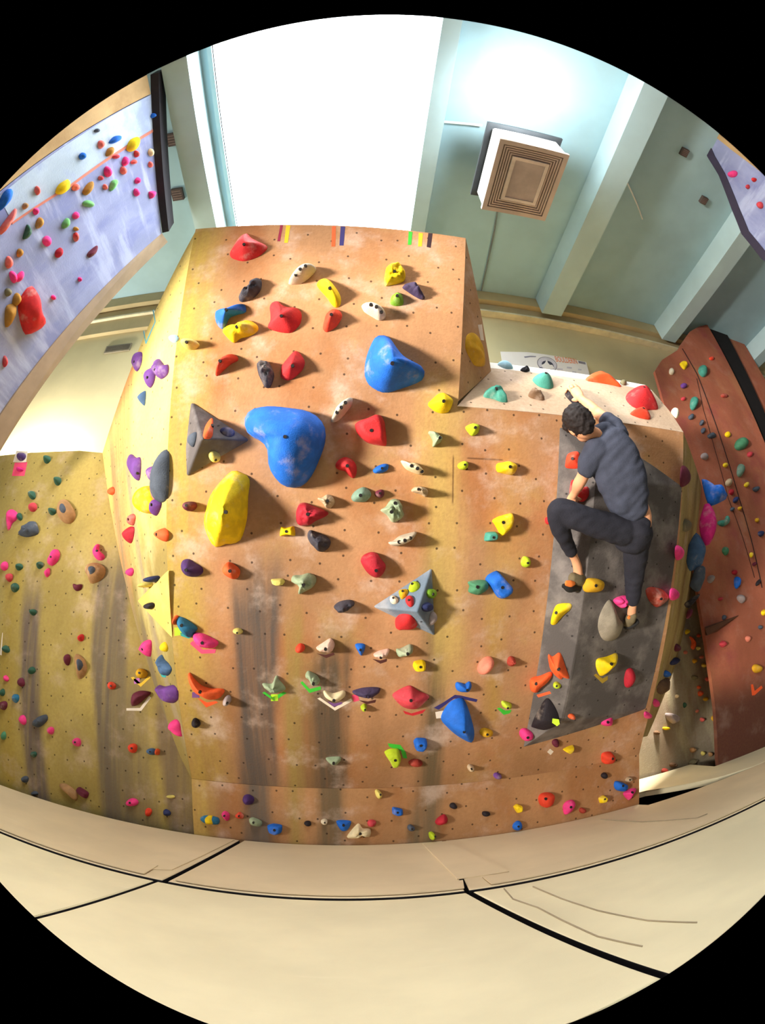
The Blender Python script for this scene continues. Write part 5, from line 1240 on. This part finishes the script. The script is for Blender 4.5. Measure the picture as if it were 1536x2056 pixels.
for (kx, ky, kh), dl in (((1163, 781, .085), 1.0), ((1157, 777, .09), 1.08), ((1150, 778, .085), 1.0), ((1145, 783, .08), .85)):
    loft(bm, [(kx, ky, kh, 3.6, H_, 1), (kx-4*dl, ky-4*dl, kh-.022, 3.3, H_, 1), (kx-9*dl, ky-1*dl, kh-.046, 3.0, H_, 1), (kx-11*dl, ky+5*dl, kh-.052, 2.7, H_, 1)], 10)
loft(bm, [(1164, 797, .11, 4.2, H_, 1), (1158, 803, .085, 3.8, H_, 1), (1150, 803, .06, 3.2, H_, 1)], 10)
loft(bm, [(1196, 905, .40, 18), (1180, 930, .37, 16), (1171, 955, .31, 12.5), (1162, 972, .27, 12.5), (1155, 988, .21, 8.5), (1150, 996, .18, 8)], 16, .95)
loft(bm, [(1151, 994, .18, 8), (1148, 1003, .165, 10.5), (1148, 1010, .15, 10)], 16, .6)
for kx, ky, dl in ((1141, 1006, .9), (1146, 1011, 1), (1152, 1012, 1), (1157, 1009, .9)):
    loft(bm, [(kx, ky, .15, 3.5, None, 1), (kx+2*dl, ky+6*dl, .135, 3.2, None, 1), (kx+6*dl, ky+7*dl, .105, 3.0, None, 1), (kx+9*dl, ky+3*dl, .095, 2.6, None, 1)], 10)
loft(bm, [(1155, 998, .17, 4, None, 1), (1163, 1002, .145, 3.6, None, 1), (1168, 1000, .12, 3.2, None, 1)], 10)
loft(bm, [(1246, 1064, .37, 26), (1190, 1046, .36, 22), (1128, 1022, .35, 19), (1128, 1062, .28, 15), (1142, 1098, .21, 10), (1154, 1122, .17, 8.5), (1160, 1142, .15, 9.5), (1160, 1160, .14, 9)], 18, .9)
loft(bm, [(1160, 1150, .145, 9), (1170, 1166, .125, 8), (1180, 1172, .11, 7)], 14, .8)
loft(bm, [(1278, 1064, .37, 27), (1275, 1130, .25, 18), (1272, 1172, .19, 15), (1270, 1212, .15, 8.5), (1268, 1232, .13, 9)], 18, .9)
loft(bm, [(1268, 1226, .13, 8.5), (1266, 1238, .11, 7.5), (1262, 1246, .09, 6.5)], 14, .9)
fused('body', bm, m_skin, climber, .0055, 5)
bm = bmesh.new()                                          # T-shirt
loft(bm, [(1208, 872, .395, 31), (1216, 886, .405, 44), (1228, 912, .415, 52), (1247, 958, .42, 52), (1259, 998, .41, 46), (1265, 1020, .405, 38)], 28, .66)
loft(bm, [(1240, 876, .38, 24), (1230, 856, .35, 21), (1216, 843, .315, 17)], 18, .95)
loft(bm, [(1200, 900, .41, 27), (1184, 924, .39, 22.5), (1176, 944, .35, 18)], 18, .95)
loft(bm, [(1238, 965, .42, 30), (1252, 1012, .42, 26), (1256, 1026, .415, 20)], 18, .8)
fused('t_shirt', bm, m_shirt, climber, .008, 5, lambda c: .007*noise.noise(Vector((c.x*9+c.z*6, c.y*4, c.z*20-c.x*16)))+.0015*noise.noise(c*30))
bm = bmesh.new()                                          # trousers
loft(bm, [(1276, 1046, .39, 33), (1270, 1062, .385, 40), (1266, 1084, .36, 36)], 26, .66)
loft(bm, [(1252, 1066, .375, 30), (1200, 1052, .375, 28), (1160, 1038, .37, 27), (1126, 1023, .355, 23), (1119, 1034, .335, 21), (1126, 1062, .29, 19.5), (1139, 1092, .225, 14.5), (1147, 1108, .19, 13)], 22, .9)
loft(bm, [(1280, 1068, .375, 32), (1277, 1110, .29, 26), (1274, 1150, .225, 21), (1272, 1182, .18, 17.5), (1271, 1207, .155, 13.5)], 22, .9)
fused('trousers', bm, m_pants, climber, .008, 5, lambda c: .005*noise.noise(Vector((c.x*18, c.y*18, c.z*26))))
bm = bmesh.new()                                          # hair: back and top of the head, short and tousled
ball(bm, HP-face*.018+crown*.016, (.088, .098, .104), HM, 28); ball(bm, HP-face*.05-crown*.035, (.066, .05, .062), HM, 20); ball(bm, HP+face*.05+crown*.066, (.058, .045, .034), HM, 16); ball(bm, HP+face*.052+crown*.040, (.072, .048, .050), HM, 20)
for s in (-1, 1): ball(bm, HP+ear_ax*.066*s+crown*.028+face*.02, (.022, .045, .045), HM, 14)
fused('hair', bm, m_hair, climber, .007, 3, lambda c: .010*noise.noise(c*34)+.006*noise.noise(c*80))
m_eye = plain('eye_white', lin(230, 226, 220), .3); m_brow = m_hair
for s in (-1, 1):
    bm = bmesh.new(); ball(bm, HP+face*.076+ear_ax*.03*s+crown*.002, (.011, .009, .008), HM, 12); obj('eye', bm, m_eye, climber, None, True)
m_rub = plain('black_rubber', lin(36, 34, 34), .7); m_shoe = plain('worn_olive_suede', lin(110, 98, 74), .85, .15, 20); m_acc = plain('orange_suede', lin(236, 128, 58), .7)
def shoe(chain, sole, acc, lab):
    bm = bmesh.new(); loft(bm, chain, 18, .9); o = fused('climbing_shoe', bm, m_shoe, climber, .005, 4); o['label'] = lab
    bm = bmesh.new(); loft(bm, sole, 16, .55); fused('rubber_sole', bm, m_rub, o, .005, 3)
    for i, a in enumerate(acc):
        bm = bmesh.new(); loft(bm, a[0], 12, .5); k = fused('heel_patch' if i == 0 else 'lace_knot', bm, m_acc if i == 0 else plain('tan_lace', lin(206, 180, 120), .8), o, .004, 3)
shoe([(1150, 1160, .155, 11), (1160, 1163, .14, 14), (1172, 1168, .115, 12), (1184, 1176, .08, 9)], [(1131, 1176, .165, 5), (1144, 1179, .165, 11), (1160, 1178, .14, 9), (1176, 1180, .10, 8)],
     [([(1138, 1171, .185, 6), (1146, 1172, .185, 7), (1152, 1171, .18, 5)],), ([(1167, 1157, .15, 4.5), (1171, 1160, .145, 4.5)],)], 'black and orange climbing shoe on the left foot')
shoe([(1271, 1235, .14, 9), (1266, 1243, .125, 11), (1262, 1250, .10, 9), (1256, 1252, .08, 7)], [(1278, 1248, .13, 7), (1268, 1254, .115, 8), (1256, 1258, .085, 6)],
     [([(1262, 1239, .145, 4), (1266, 1242, .145, 4)],), ([(1267, 1251, .135, 3.5), (1270, 1250, .135, 3.5)],)], 'olive grey climbing shoe on the right foot')
